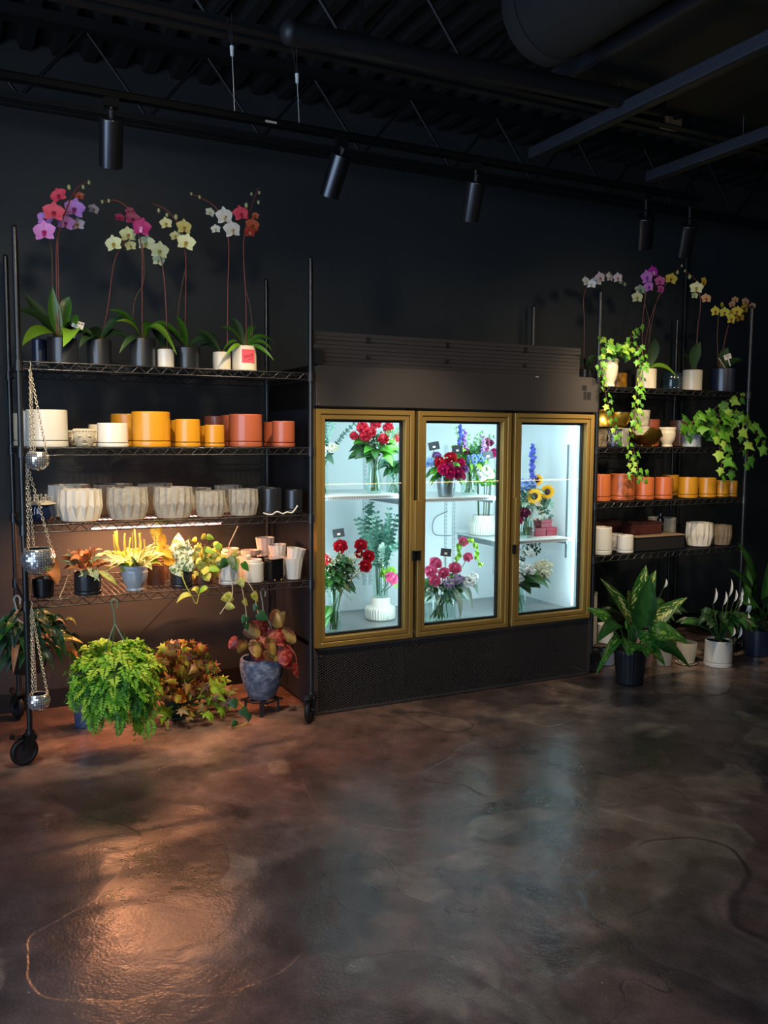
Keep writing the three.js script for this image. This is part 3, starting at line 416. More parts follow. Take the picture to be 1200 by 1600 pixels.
// right rack: pots of the third shelf
const T1 = SHELF_Y[0] + 0.004, T2 = T1 - 0.3684, T3 = SHELF_Y[2] + 0.004, T4 = SHELF_Y[3] + 0.004, Z = -0.015;
const onR3 = [['orange cylinder pot next to the cooler, tall and narrow', 1.962, -0.105, 0.060, 0.167, M.orange], ['large orange cylinder pot under the ivy trail with leaf shadows', 2.150, -0.125, 0.080, 0.165, M.orange], ['orange cylinder pot third in the right rack row', 2.327, -0.109, 0.060, 0.142, M.orange], ['orange cylinder pot fourth in the right rack row', 2.488, -0.106, 0.057, 0.140, M.orange], ['mustard cylinder pot tucked behind the row', 2.67, -0.265, 0.047, 0.119, M.mustard], ['mustard cylinder pot, left one of the two large', 2.712, -0.113, 0.063, 0.136, M.mustard], ['mustard cylinder pot, right one of the two large', 2.882, -0.110, 0.060, 0.130, M.mustard], ['small mustard brown cylinder pot, left of the end pair', 3.005, -0.097, 0.046, 0.110, M.mustard], ['small mustard cylinder pot at the right end', 3.098, -0.092, 0.038, 0.109, M.mustard], ['orange cylinder pot at the back by the cooler', 2.0, -0.33, 0.07, 0.168, M.orange], ['orange cylinder pot in the back row, middle', 2.36, -0.32, 0.062, 0.15, M.terracotta], ['mustard cylinder pot at the back, right half', 2.80, -0.36, 0.06, 0.14, M.mustard]];
for (const [l, x, z, r, h, m] of onR3) cylPot(l, x, T3, z, r, h, m);
// right rack, fourth shelf
cylPot('tall white cylinder pot next to the cooler, fourth shelf', 1.963, T4, -0.093, 0.068, 0.170, M.white);
cylPot('small white cylinder pot half hidden, fourth shelf', 2.185, T4, -0.20, 0.045, 0.108, M.white); cylPot('small white cylinder pot in front, fourth shelf', 2.152, T4, -0.082, 0.053, 0.112, M.white);
{ const t = thing('display_tray', 'long dark weathered wood box tray on the fourth shelf', 'tray', [2.445, T4, -0.17]); const m = std(0x121113, 0.8);
  part('tray_box', rbox(0.42, 0.088, 0.2, 0.006, 0, 0.044, 0), m, t); part('top_board', rbox(0.43, 0.008, 0.21, 0.003, 0, 0.092, 0), std(0x8a7258, 0.75), t);
  for (const k of [0, 1]) { const b = thing('clay_tile_box', k ? 'dark red clay box on the tray, the longer one' : 'dark red clay box behind the small white pots', 'box', [k ? 2.40 : 2.22, k ? T4 + 0.096 : T4, k ? -0.20 : -0.36]); part('box_body', rbox(k ? 0.26 : 0.22, k ? 0.07 : 0.165, 0.1, 0.006, 0, k ? 0.035 : 0.0825, 0), std(0x4c1f18, 0.6), b); part('lid', rbox(k ? 0.265 : 0.225, 0.012, 0.105, 0.004, 0, k ? 0.076 : 0.171, 0), std(0x3a1813, 0.6), b); }
  const v = thing('glass_bottle', 'small dark ribbed glass bottle on the tray', 'bottle', [2.565, T4 + 0.096, -0.2]); part('bottle_body', lathe([[0.001, 0], [0.02, 0], [0.023, 0.008], [0.023, 0.09], [0.012, 0.105], [0.011, 0.13], [0.013, 0.134], [0.001, 0.136]], 24), M.gloss, v); for (let i = 0; i < 5; i++) part('ridge', new THREE.TorusGeometry(0.0235, 0.0015, 6, 24).rotateX(Math.PI / 2).translate(0, 0.015 + i * 0.018, 0), M.gloss, v);
  const p = thing('patterned_pot', 'short wide pale grey pot behind the faceted white one', 'pot', [2.735, T4, -0.36]); potBody(p, 0.095, 0.178, M.concrete, { saucer: false, name: 'pot_body' }); }
facetPot('white faceted pot on the right rack', 2.857, T4, -0.138, 0.09, 0.158, M.facetWhite, 0.2); facetPot('taupe faceted pot at the right rack end', 3.045, T4, -0.122, 0.072, 0.136, std(0xffffff, 0.8, { map: stoneTex([118, 102, 82], [148, 130, 106], 541) }), 0.5);
// right rack, second shelf
{ let t = thing('metal_box', 'hammered bronze square planter next to the cooler', 'planter', [1.91, T2, -0.075]); part('planter_body', rbox(0.07, 0.112, 0.07, 0.004, 0, 0.056, 0), std(0xffffff, 0.4, { metalness: 0.6, map: stoneTex([110, 96, 74], [196, 180, 148], 551, 90), bumpMap: stoneTex([0, 0, 0], [255, 255, 255], 552, 90), bumpScale: 0.004 }), t); part('planter_rim', box(0.074, 0.006, 0.074, 0, 0.113, 0), M.tarnish, t);
  t = thing('geometric_pot', 'navy cylinder pot with white line triangles', 'pot', [2.055, T2, -0.105]); potBody(t, 0.052, 0.113, M.navy, { saucer: false, name: 'pot_body' });
  { const ln = [], r = 0.0528, P = (a, y) => [Math.sin(a) * r, y, Math.cos(a) * r], seg = (a0, y0, a1, y1) => { for (let i = 0; i < 4; i++) { const u = i / 4, w = (i + 1) / 4; ln.push(rod(P(a0 + (a1 - a0) * u, y0 + (y1 - y0) * u), P(a0 + (a1 - a0) * w, y0 + (y1 - y0) * w), 0.0008, 4)); } };
    for (let k = -2; k <= 2; k++) { const a = k * 0.62 - 0.35; seg(a, 0.02, a + 0.31, 0.05); seg(a + 0.31, 0.05, a + 0.62, 0.02); seg(a + 0.31, 0.05, a + 0.93, 0.05); seg(a + 0.31, 0.05, a, 0.1); seg(a + 0.31, 0.05, a + 0.62, 0.1); seg(a + 0.31, 0.1, a + 0.31, 0.02); } part('line_pattern', ln, M.whiteMatte, t); }
  const bowl = (label, x, y, z, r, h, m) => { const b = thing('metal_bowl', label, 'bowl', [x, y, z]); part('bowl_body', lathe([[0.001, 0], [r * 0.35, 0], [r * 0.7, h * 0.25], [r * 0.94, h * 0.6], [r, h], [r - 0.004, h], [r * 0.9, h * 0.6], [r * 0.66, h * 0.28], [0.001, 0.006]], 36), m, b); part('foot_ring', cyl(r * 0.38, r * 0.34, 0.005, 0, -0.001, 0, 20), m, b); return b; };
  bowl('upturned bright gold bowl above the bronze planter', 2.03, T2 + 0.232, -0.2, 0.085, 0.105, M.brightGold).rotation.x = Math.PI; bowl('bright gold bowl behind the ivy trail', 2.20, T2 + 0.12, -0.22, 0.075, 0.1, M.brightGold);
  cylPot('grey concrete cylinder pot carrying the gold bowls', 2.04, T2, -0.235, 0.07, 0.12, M.concrete, { saucer: false }); cylPot('grey cylinder pot under the right gold bowl', 2.20, T2, -0.23, 0.07, 0.119, M.concrete, { saucer: false }); cylPot('pale striped cylinder pot at the back of the shelf', 2.14, T2, -0.48, 0.085, 0.215, M.concrete, { saucer: false });
  const u1 = thing('footed_urn', 'white urn in front under the tall white pot', 'urn', [2.455, T2, -0.30]); part('urn_body', lathe(urnProfile(0.06, 0.135), 36), M.cream, u1);
  const u2 = thing('footed_urn', 'white footed urn right of the gold shell bowl', 'urn', [2.565, T2, -0.165]); part('urn_body', lathe(urnProfile(0.055, 0.128), 36), M.cream, u2);
  cylPot('tall cream tapered pot standing on the urn behind the shell bowl', 2.455, T2 + 0.136, -0.30, 0.062, 0.105, M.cream, { saucer: false, taper: 0.85 });
  cylPot('terracotta pot at the back beside the tall cream pot', 2.66, T2, -0.42, 0.062, 0.185, M.terracotta, { saucer: false }); cylPot('brown speckled pot half hidden behind the large ivy', 2.98, T2, -0.46, 0.075, 0.185, M.brownPot, { saucer: false });
  const s = thing('shell_bowl', 'tarnished brass bowl with a torn scalloped rim', 'bowl', [2.36, T2, -0.145]);
  const g = lathe([[0.001, 0.008], [0.04, 0.008], [0.075, 0.03], [0.1, 0.07], [0.104, 0.118], [0.1, 0.118], [0.094, 0.07], [0.07, 0.034], [0.001, 0.013]], 48), p = g.attributes.position; for (let i = 0; i < p.count; i++) { const y = p.getY(i); if (y > 0.1) { const a = Math.atan2(p.getX(i), p.getZ(i)); p.setY(i, y - 0.022 + 0.026 * Math.cos(a * 3 + 0.6) + 0.008 * Math.sin(a * 7)); } } g.computeVertexNormals();
  part('bowl_body', g, M.tarnish, s); for (const a of [0.2, 1.8, 3.4, 5]) part('ball_foot', ball(0.008, Math.sin(a) * 0.05, 0.008, Math.cos(a) * 0.05, 10, 8), M.brightGold, s); }
// right rack, top shelf jars
for (const [l, x, z, r] of [['dark teal ribbed glass jar between the cream orchid pots', 2.66, -0.24, 0.07], ['dark teal ribbed glass jar left of the navy pot', 2.90, -0.29, 0.06]]) { const t = thing('glass_jar', l, 'jar', [x, T1, z]); part('jar_body', lathe([[0.001, 0], [r, 0], [r + 0.003, 0.02], [r - 0.004, 0.032], [r + 0.003, 0.05], [r - 0.004, 0.066], [r + 0.003, 0.082], [r - 0.006, 0.098], [r - 0.004, 0.115], [r - 0.012, 0.115], [r - 0.012, 0.01], [0.001, 0.01]], 36), mk({ color: 0x223844, roughness: 0.15, clearcoat: 0.8 }), t); part('jar_lip', new THREE.TorusGeometry(r - 0.006, 0.003, 6, 32).rotateX(Math.PI / 2).translate(0, 0.117, 0), mk({ color: 0x223844, roughness: 0.15 }), t); }
cylPot('mustard cylinder pot behind the ivy on the top shelf', 2.235, T1, -0.29, 0.062, 0.106, M.mustard, { saucer: false }); cylPot('grey cylinder pot behind the left cream orchid pot', 2.50, T1, -0.33, 0.055, 0.11, M.concrete, { saucer: false });

// floor pots right
cylPot('small grey jar shaped pot on the floor under the right rack', 2.442, 0, -0.02, 0.053, 0.128, M.concrete, { saucer: false, taper: 0.9 });
cylPot('pink and white pot between the black nursery pot and grey jar', 2.30, 0, -0.05, 0.06, 0.16, glaze(0xb08a80, 0.5), { saucer: false, taper: 0.85 });
{ const t = thing('ribbed_pot', 'beige ribbed pot on its saucer, on the floor', 'pot', [2.586, 0, 0.03]); part('pot_body', ribbed([[0.001, 0.012], [0.04, 0.012], [0.048, 0.02], [0.062, 0.09], [0.064, 0.145], [0.058, 0.147], [0.056, 0.09], [0.04, 0.025], [0.001, 0.022]], 36, 0.04, 144), M.cream, t); part('saucer', lathe([[0.001, 0], [0.05, 0], [0.064, 0.01], [0.066, 0.014], [0.05, 0.008], [0.001, 0.008]], 36), M.cream, t); }
for (const [l, x, z, r, h, m] of [['pale blue white cylinder pot on the floor by the caster', 2.12, -0.20, 0.058, 0.125, M.urnGlaze], ['white cylinder pot on the floor behind the rack caster', 2.0, -0.22, 0.05, 0.13, M.white]]) cylPot(l, x, 0, z, r, h, m, { saucer: false, taper: 0.92 });
{ const t = thing('wooden_saucer', 'dark round wooden saucer laid across the floor pots', 'saucer', [2.05, 0.131, -0.22]); part('saucer_body', lathe([[0.001, 0], [0.11, 0], [0.14, 0.016], [0.142, 0.022], [0.11, 0.012], [0.001, 0.01]], 40), std(0x4a3a30, 0.6), t); part('foot_ring', lathe([[0.06, -0.001], [0.07, -0.001], [0.07, 0.003], [0.06, 0.003]], 30), std(0x3a2c24, 0.6), t);
  cylPot('grey beige tall pot stacked beside the cooler', 1.99, 0.144, -0.22, 0.05, 0.18, M.concrete, { saucer: false }); cylPot('white cylinder pot stacked on the wooden saucer', 2.11, 0.144, -0.2, 0.052, 0.12, M.white, { saucer: false }); cylPot('grey pot topmost of the stack beside the cooler', 1.99, 0.325, -0.22, 0.048, 0.15, M.concrete, { saucer: false }); }

// ---------------------------------------------------------------- leaves, petals, stems
const shapes = {
  strap: t => Math.pow(Math.sin(Math.PI * Math.min(1, 0.12 + 0.88 * t)), 0.55) * (0.55 + 0.45 * Math.sin(Math.PI * t)), lance: t => Math.pow(Math.sin(Math.PI * Math.pow(t, 0.8)), 0.9), broad: t => Math.pow(Math.sin(Math.PI * Math.pow(t, 0.72)), 0.75),
  heart: t => t < 0.06 ? 0.45 : Math.pow(Math.cos((t - 0.28) / 0.72 * Math.PI / 2 * (t > 0.28 ? 1 : 0.8)), 0.85), round: t => Math.sqrt(Math.max(0, 1 - Math.pow(2 * t - 1, 2))), grass: t => 1 - 0.85 * t };
function leafG(p0, p1, p2, w, { n = 8, fold = 0.25, shape = 'lance', wave = 0, side = null, face = [-0.12, 0.74, 0.66] } = {}) {
  const a = V(...p0), b = V(...p1), c = V(...p2), pos = [], uv = [], idx = [], f = shapes[shape], P = V(0, 0, 0), T = V(0, 0, 0), S = V(0, 0, 0), N = V(0, 0, 0), up = V(...face);
  let S0 = side ? V(...side) : c.clone().sub(a).cross(up); if (S0.lengthSq() < 1e-6) S0 = V(1, 0, 0); S0.normalize();
  for (let i = 0; i <= n; i++) {
    const t = i / n, u = 1 - t; P.set(0, 0, 0).addScaledVector(a, u * u).addScaledVector(b, 2 * u * t).addScaledVector(c, t * t);
    T.set(0, 0, 0).addScaledVector(b.clone().sub(a), 2 * u).addScaledVector(c.clone().sub(b), 2 * t).normalize(); S.copy(S0).addScaledVector(T, -S0.dot(T)).normalize(); N.copy(S).cross(T);
    const hw = w / 2 * Math.max(0.02, f(t));
    for (let k = -2; k <= 2; k++) { const s = k / 2; const q = P.clone().addScaledVector(S, s * hw).addScaledVector(N, fold * Math.abs(s) * hw + wave * hw * Math.sin(t * 9 + k) * Math.abs(s)); pos.push(q.x, q.y, q.z); uv.push(s * 0.5 + 0.5, t); }
    if (i) for (let k = 0; k < 4; k++) { const o = (i - 1) * 5 + k; idx.push(o, o + 1, o + 5, o + 1, o + 6, o + 5); }
  }
  const g = new THREE.BufferGeometry(); g.setAttribute('position', new THREE.Float32BufferAttribute(pos, 3)); g.setAttribute('uv', new THREE.Float32BufferAttribute(uv, 2)); g.setIndex(idx); g.computeVertexNormals(); return g;
}
const leaf = (parent, mat, p0, p1, p2, w, o) => part(o && o.name || 'leaf', leafG(p0, p1, p2, w, o), mat, parent);
function petalGeo(len, wid, cup = 0.25, n = 5) { return leafG([0, 0, 0], [0, len * 0.5, cup * len * 0.5], [0, len, cup * len * 0.15], wid, { n, fold: 0.18, shape: 'broad', side: [1, 0, 0] }); }
// flat lobed outline leaf (ivy, maple like) with base at the origin, tip along -y, face to +z
function lobed(pts, cup = 0.12) {
  const pos = [0, -0.35, 0.06], uv = [0.5, 0.5], idx = [], full = [...pts, ...pts.slice(0, -1).reverse().filter(p => p[0] > 0.001).map(p => [-p[0], p[1]])];
  for (const [x, y] of full) { pos.push(x, y, -cup * Math.abs(x)); uv.push(x + 0.5, -y); }
  const n = full.length; for (let i = 0; i < n; i++) idx.push(0, 1 + i, 1 + (i + 1) % n);
  const g = new THREE.BufferGeometry(); g.setAttribute('position', new THREE.Float32BufferAttribute(pos, 3)); g.setAttribute('uv', new THREE.Float32BufferAttribute(uv, 2)); g.setIndex(idx); g.computeVertexNormals(); return g;
}
const IVY = lobed([[0, 0], [0.1, 0.1], [0.34, 0.06], [0.3, -0.16], [0.56, -0.36], [0.3, -0.5], [0.2, -0.62], [0, -1]], 0.3), HEART = lobed([[0, 0], [0.12, 0.1], [0.3, 0.08], [0.42, -0.1], [0.42, -0.35], [0.3, -0.62], [0.14, -0.84], [0, -1]], 0.3), MAPLE = lobed([[0, 0], [0.14, 0.06], [0.42, 0.22], [0.3, -0.04], [0.66, -0.06], [0.42, -0.24], [0.56, -0.6], [0.26, -0.46], [0.16, -0.64], [0, -1]], 0.25), ROUNDL = lobed([[0, 0], [0.2, 0.14], [0.42, 0.08], [0.52, -0.2], [0.46, -0.5], [0.3, -0.76], [0.12, -0.88], [0, -0.94]], 0.35);
function placed(parent, geo, mat, pos, size, rot, name = 'leaf') { const m = part(name, geo, mat, parent); m.position.set(...pos); m.scale.setScalar(size); m.rotation.set(...rot); return m; }
const pick = a => a[Math.floor(rnd() * a.length)];
const stem = (parent, pts, r, mat = M.stemGreen, name = 'stem') => part(name, tube(pts, r, Math.max(8, pts.length * 4), 6), mat, parent);
const rel = (g, p) => [p[0] - g.position.x, p[1] - g.position.y, p[2] - g.position.z];

// ---------------------------------------------------------------- orchids
const orchidCol = { coral: [0xd8455c, 0xa01838], pink: [0xe08ad0, 0xb01860], lilac: [0xb878c8, 0x8a1c60], blush: [0xd8c4cc, 0xa07850], rust: [0xb85a3c, 0x8a3020], rustd: [0x9a2a1c, 0xd08060], cream: [0xe6e6a8, 0xb8902c], cream2: [0xd8cf7c, 0xb0802c], ivory: [0xccd094, 0xa08c40], sage: [0xb9c094, 0x8a8a4a], white: [0xe8e8e2, 0xc8b890], whiteg: [0xc8cbb8, 0xa0a070], magenta: [0xb01662, 0xf0a0d0], wine: [0x8c2048, 0x6a1030], purple: [0xa828a8, 0xe8c0e0], violet: [0xb070c8, 0x8828a0], orchidp: [0xb04890, 0x802050], yellow: [0xd8bc3e, 0xa05c20], yellowg: [0xd6d050, 0x9a3a20], peach: [0xd6a070, 0xa04830], amber: [0xc89030, 0x8a4818] };
const petalM = {}, lipM = {}; for (const k in orchidCol) { petalM[k] = std(orchidCol[k][0], 0.55); lipM[k] = std(orchidCol[k][1], 0.5); }
const budM = std(0xb6b77a, 0.6);
const OG = (() => { const sep = petalGeo(1, 0.72, 0.22), big = petalGeo(1.02, 1.12, 0.16); return { dorsal: sep, lat: sep, big, lip: merge([new THREE.SphereGeometry(0.16, 8, 6).scale(1, 0.9, 1.1).translate(0, -0.06, 0.16), petalGeo(0.4, 0.34, 0.6).rotateZ(Math.PI).translate(0, -0.12, 0.12), new THREE.SphereGeometry(0.08, 6, 5).translate(0.13, -0.05, 0.2), new THREE.SphereGeometry(0.08, 6, 5).translate(-0.13, -0.05, 0.2)]) }; })();
function orchidFlower(parent, p, r, c, face = [0, 0, 0]) {
  const f = sub('flower', parent); f.position.set(...p); f.scale.setScalar(r * 1.02); f.rotation.set(...face);
  const pm = petalM[c]; for (const [g, a] of [[OG.dorsal, 0], [OG.lat, 2.25], [OG.lat, -2.25], [OG.big, 1.28], [OG.big, -1.28]]) { const m = part('petal', g, pm, f); m.rotation.z = a; m.position.z = g === OG.big ? 0.03 : 0; }
  part('lip', OG.lip, lipM[c], f);
}
function orchid(label, x, y, z, r, h, potMat, leaves, spikes, flowers, buds = [], o = {}) {
  const t = thing('potted_orchid', label, 'orchid', [x, y, z]);
  potBody(t, r, h, potMat, { saucer: o.saucer ?? false });
  part('potting_moss', lathe([[0.001, h + 0.008], [r * 0.5, h + 0.006], [r * 0.9, h - 0.004], [r * 0.94, h - 0.012], [0.001, h - 0.014]], 18), M.moss, t);
  for (const [p1, p2, w, m] of leaves) leaf(t, M[m || 'orchidLeaf'], [p2[0] * 0.06, h, p2[2] * 0.06], [p1[0], p1[1] + h, p1[2]], [p2[0], p2[1] + h, p2[2]], w, { shape: 'strap', fold: 0.3, n: 10 });
  spikes.forEach((s, i) => stem(t, s.map(p => rel(t, p)), i ? 0.0022 : 0.003, i ? M.stemBrown : M.stake, i ? 'flower_stem' : 'flower_spike'));
  for (const [fx, fy, fz, fr, c] of flowers) orchidFlower(t, rel(t, [fx, fy, fz]), fr, c, [rr(-0.25, 0.15), rr(-0.65, 0.2), rr(-0.25, 0.25)]);
  for (const [fx, fy, fz, fr] of buds) { const b = part('bud', new THREE.SphereGeometry(fr, 8, 6).scale(0.8, 1.15, 0.8), budM, t); b.position.set(...rel(t, [fx, fy, fz])); }
  if (o.stake) part('stake', rod(rel(t, o.stake[0]), rel(t, o.stake[1]), 0.0028, 6), M.stake, t);
  return t;
}
const tag = (t, text, p, rz, w, h) => {
  const g = sub('plant_tag', t); g.position.set(...p); g.rotation.z = rz; g.rotation.y = -0.3;
  const c = document.createElement('canvas'); c.width = 128; c.height = 80; const k = c.getContext('2d'); k.fillStyle = '#efe6cf'; k.fillRect(0, 0, 128, 80); k.fillStyle = '#2c2620'; k.font = 'bold 30px sans-serif'; k.textAlign = 'center'; text.forEach((s, i) => k.fillText(s, 64, 34 + i * 34));
  const tx = new THREE.CanvasTexture(c); tx.colorSpace = THREE.SRGBColorSpace;
  part('tag_card', box(w, h, 0.0015, 0, h / 2, 0), [M.card, M.card, M.card, M.card, std(0xffffff, 0.8, { map: tx }), M.card], g); part('tag_stick', box(0.008, 0.05, 0.0015, 0, -0.022, 0), M.card, g);
};
{
  const A = orchid('orchid with coral and lilac flowers in a wide black pot, with tag', -1.143, S1, -0.123, 0.063, 0.116, M.charcoal,
    [[[-0.04, 0.10, 0.0], [-0.035, 0.22, 0.01], 0.055], [[-0.1, 0.12, 0.02], [-0.19, 0.10, 0.05], 0.06, 'orchidLeafDark'], [[0.05, 0.12, 0.02], [0.05, 0.05, 0.10], 0.07], [[0.07, 0.09, 0.03], [-0.01, -0.05, 0.13], 0.082, 'orchidLeafLight'], [[0.02, 0.16, -0.05], [0.04, 0.19, -0.03], 0.06], [[-0.10, 0.06, 0.06], [-0.17, -0.05, 0.09], 0.075, 'orchidLeafLight'], [[-0.09, 0.1, -0.02], [-0.15, 0.19, -0.02], 0.06, 'orchidLeafDark'], [[0.1, 0.06, 0.0], [0.12, 0.02, 0.03], 0.05, 'orchidLeafDark']],
    [[[-1.168, 1.845, -0.120], [-1.160, 2.064, -0.120], [-1.154, 2.292, -0.120], [-1.133, 2.377, -0.120], [-1.101, 2.469, -0.120], [-1.073, 2.528, -0.120], [-1.037, 2.563, -0.120], [-1.007, 2.573, -0.120]], [[-1.179, 1.844, -0.120], [-1.175, 2.073, -0.150], [-1.177, 2.296, -0.150], [-1.203, 2.336, -0.120]]],
    [[-1.143, 2.492, -0.100, 0.039, 'coral'], [-1.168, 2.414, -0.080, 0.047, 'coral'], [-1.208, 2.325, -0.070, 0.050, 'pink'], [-1.075, 2.450, -0.120, 0.048, 'lilac'], [-1.111, 2.392, -0.150, 0.040, 'lilac'], [-1.057, 2.394, -0.170, 0.032, 'blush'], [-0.990, 2.467, -0.160, 0.026, 'blush'], [-1.197, 2.396, -0.140, 0.037, 'lilac'], [-1.052, 2.511, -0.140, 0.023, 'rust']], [[-1.097, 2.539, -0.12, 0.011], [-1.012, 2.572, -0.12, 0.009], [-1.037, 2.549, -0.12, 0.009]], { stake: [[-1.155, 1.87, -0.115], [-1.15, 2.30, -0.115]] });
  tag(A, ['Phale @', 'Dut L'], [0.058, 0.158, 0.05], -0.3, 0.05, 0.032);
  cylPot('narrow navy pot behind the tagged black orchid pot', -1.226, S1, -0.25, 0.034, 0.117, M.navy, { saucer: false });
  orchid('orchid with pale yellow flowers on a leaning stem in a black pot', -0.977, S1, -0.175, 0.055, 0.122, M.charcoal,
    [[[-0.09, 0.06, 0.02], [-0.17, 0.03, 0.04], 0.055, 'orchidLeafDark'], [[0.08, 0.07, 0.0], [0.13, 0.0, 0.03], 0.05, 'orchidLeafDark'], [[0.0, 0.08, -0.08], [-0.03, 0.06, -0.14], 0.05, 'orchidLeafDark'], [[-0.05, 0.04, 0.06], [-0.1, -0.05, 0.1], 0.045, 'orchidLeafDark'], [[0.06, 0.1, 0.03], [0.12, 0.12, 0.02], 0.045, 'orchidLeafDark']],
    [[[-0.967, 1.890, -0.175], [-0.939, 2.008, -0.175], [-0.916, 2.155, -0.175], [-0.897, 2.258, -0.175], [-0.867, 2.318, -0.175], [-0.837, 2.371, -0.175]]], [[-0.906, 2.320, -0.145, 0.041, 'cream'], [-0.837, 2.374, -0.175, 0.039, 'ivory'], [-0.823, 2.330, -0.195, 0.027, 'ivory']]);
  orchid('orchid with deep magenta flowers and arching leaves in a black pot', -0.794, S1, -0.109, 0.059, 0.131, M.charcoal,
    [[[-0.06, 0.13, 0.02], [-0.155, 0.115, 0.03], 0.036], [[-0.05, 0.09, 0.04], [-0.125, 0.065, 0.06], 0.034, 'orchidLeafLight'], [[0.05, 0.14, 0.04], [0.135, -0.075, 0.10], 0.042, 'orchidLeafLight'], [[0.08, 0.15, 0.0], [0.20, -0.03, 0.04], 0.05], [[-0.06, 0.02, 0.06], [-0.12, -0.08, 0.09], 0.035, 'orchidLeafDark'], [[0.03, 0.1, -0.04], [0.07, 0.08, -0.08], 0.04]],
    [[[-0.794, 1.90, -0.110], [-0.790, 2.126, -0.110], [-0.790, 2.314, -0.110], [-0.814, 2.412, -0.110], [-0.846, 2.479, -0.110], [-0.897, 2.506, -0.110], [-0.958, 2.493, -0.110]], [[-0.838, 1.96, -0.110], [-0.820, 2.080, -0.110], [-0.787, 2.141, -0.110], [-0.779, 2.243, -0.110], [-0.786, 2.329, -0.110]]],
    [[-0.795, 2.386, -0.060, 0.046, 'magenta'], [-0.825, 2.433, -0.110, 0.035, 'wine'], [-0.879, 2.439, -0.140, 0.023, 'wine'], [-0.833, 2.473, -0.140, 0.021, 'wine']], [[-0.93, 2.5, -0.11, 0.008], [-0.958, 2.493, -0.11, 0.008]]);
  orchid('orchid with greenish cream flowers in a small white pot', -0.69, S1, -0.095, 0.038, 0.087, M.white, [[[0.03, 0.08, -0.06], [0.06, 0.06, -0.1], 0.04, 'orchidLeafDark'], [[-0.02, 0.09, -0.06], [-0.05, 0.1, -0.1], 0.035, 'orchidLeafDark']], [[[-0.684, 1.85, -0.090], [-0.687, 2.073, -0.090], [-0.697, 2.218, -0.090], [-0.713, 2.298, -0.090]]], [[-0.717, 2.294, -0.070, 0.044, 'sage'], [-0.762, 2.335, -0.130, 0.041, 'sage'], [-0.710, 2.260, -0.120, 0.030, 'sage']]);
  orchid('orchid with butter yellow flowers in a black pot beside the small white one', -0.572, S1, -0.162, 0.062, 0.107, M.charcoal,
    [[[-0.06, 0.08, -0.02], [-0.11, 0.12, -0.04], 0.045, 'orchidLeafDark'], [[0.07, 0.07, 0.0], [0.12, 0.02, 0.02], 0.05, 'orchidLeafDark'], [[0.09, 0.09, -0.03], [0.17, 0.06, -0.03], 0.045, 'orchidLeafDark'], [[-0.02, 0.1, 0.02], [-0.06, 0.14, 0.04], 0.04]],
    [[[-0.583, 1.88, -0.160], [-0.577, 2.091, -0.160], [-0.574, 2.301, -0.160], [-0.591, 2.418, -0.160], [-0.632, 2.478, -0.160], [-0.673, 2.511, -0.160], [-0.726, 2.525, -0.160]], [[-0.60, 1.9, -0.160], [-0.615, 1.998, -0.16], [-0.598, 2.135, -0.160], [-0.575, 2.241, -0.160]]], [[-0.580, 2.355, -0.120, 0.045, 'cream'], [-0.581, 2.434, -0.160, 0.039, 'cream2'], [-0.665, 2.442, -0.160, 0.030, 'cream'], [-0.614, 2.395, -0.190, 0.027, 'ivory']], [[-0.617, 2.477, -0.160, 0.012], [-0.659, 2.481, -0.160, 0.009], [-0.697, 2.497, -0.160, 0.009]]);
  orchid('orchid with white flowers in a cream pot left of the note', -0.416, S1, -0.115, 0.043, 0.088, M.cream, [[[0.03, 0.06, 0.04], [0.06, 0.05, 0.06], 0.03], [[-0.06, 0.1, 0.0], [-0.13, 0.1, -0.02], 0.035, 'orchidLeafDark'], [[-0.03, 0.06, -0.06], [-0.09, 0.03, -0.1], 0.035, 'orchidLeafDark']], [[[-0.394, 1.87, -0.095], [-0.388, 2.157, -0.095], [-0.383, 2.383, -0.095], [-0.404, 2.470, -0.095], [-0.450, 2.533, -0.095], [-0.520, 2.565, -0.095], [-0.559, 2.575, -0.095]]], [[-0.413, 2.483, -0.065, 0.045, 'white'], [-0.373, 2.428, -0.075, 0.046, 'white'], [-0.466, 2.506, -0.115, 0.024, 'whiteg'], [-0.436, 2.434, -0.125, 0.024, 'whiteg']], [[-0.52, 2.565, -0.095, 0.008], [-0.559, 2.575, -0.095, 0.007]]);
  const B = orchid('orchid with coral and rust flowers in a cream pot with pink note', -0.311, S1, -0.089, 0.059, 0.120, M.cream,
    [[[-0.06, 0.09, 0.03], [-0.13, 0.08, 0.04], 0.03], [[-0.05, 0.02, 0.05], [-0.12, -0.06, 0.08], 0.028, 'orchidLeafLight'], [[0.07, 0.06, 0.02], [0.13, -0.02, 0.04], 0.032], [[0.07, 0.09, 0.0], [0.15, 0.02, 0.02], 0.032], [[0.05, 0.02, 0.06], [0.12, -0.07, 0.09], 0.03], [[-0.02, 0.12, -0.03], [-0.05, 0.14, -0.05], 0.04, 'orchidLeafDark'], [[0.04, 0.12, -0.03], [0.08, 0.1, -0.04], 0.035]],
    [[[-0.300, 1.89, -0.090], [-0.301, 2.133, -0.090], [-0.309, 2.284, -0.090], [-0.308, 2.390, -0.090], [-0.285, 2.498, -0.090], [-0.259, 2.576, -0.090], [-0.233, 2.643, -0.090]], [[-0.27, 1.89, -0.090], [-0.270, 1.982, -0.09], [-0.279, 2.073, -0.090], [-0.298, 2.148, -0.090]]], [[-0.333, 2.503, -0.060, 0.040, 'coral'], [-0.266, 2.464, -0.090, 0.037, 'rust'], [-0.289, 2.422, -0.060, 0.028, 'rustd'], [-0.243, 2.516, -0.110, 0.019, 'rust']], [[-0.294, 2.554, -0.090, 0.012], [-0.233, 2.576, -0.090, 0.009], [-0.268, 2.611, -0.090, 0.008], [-0.229, 2.622, -0.090, 0.008]]);
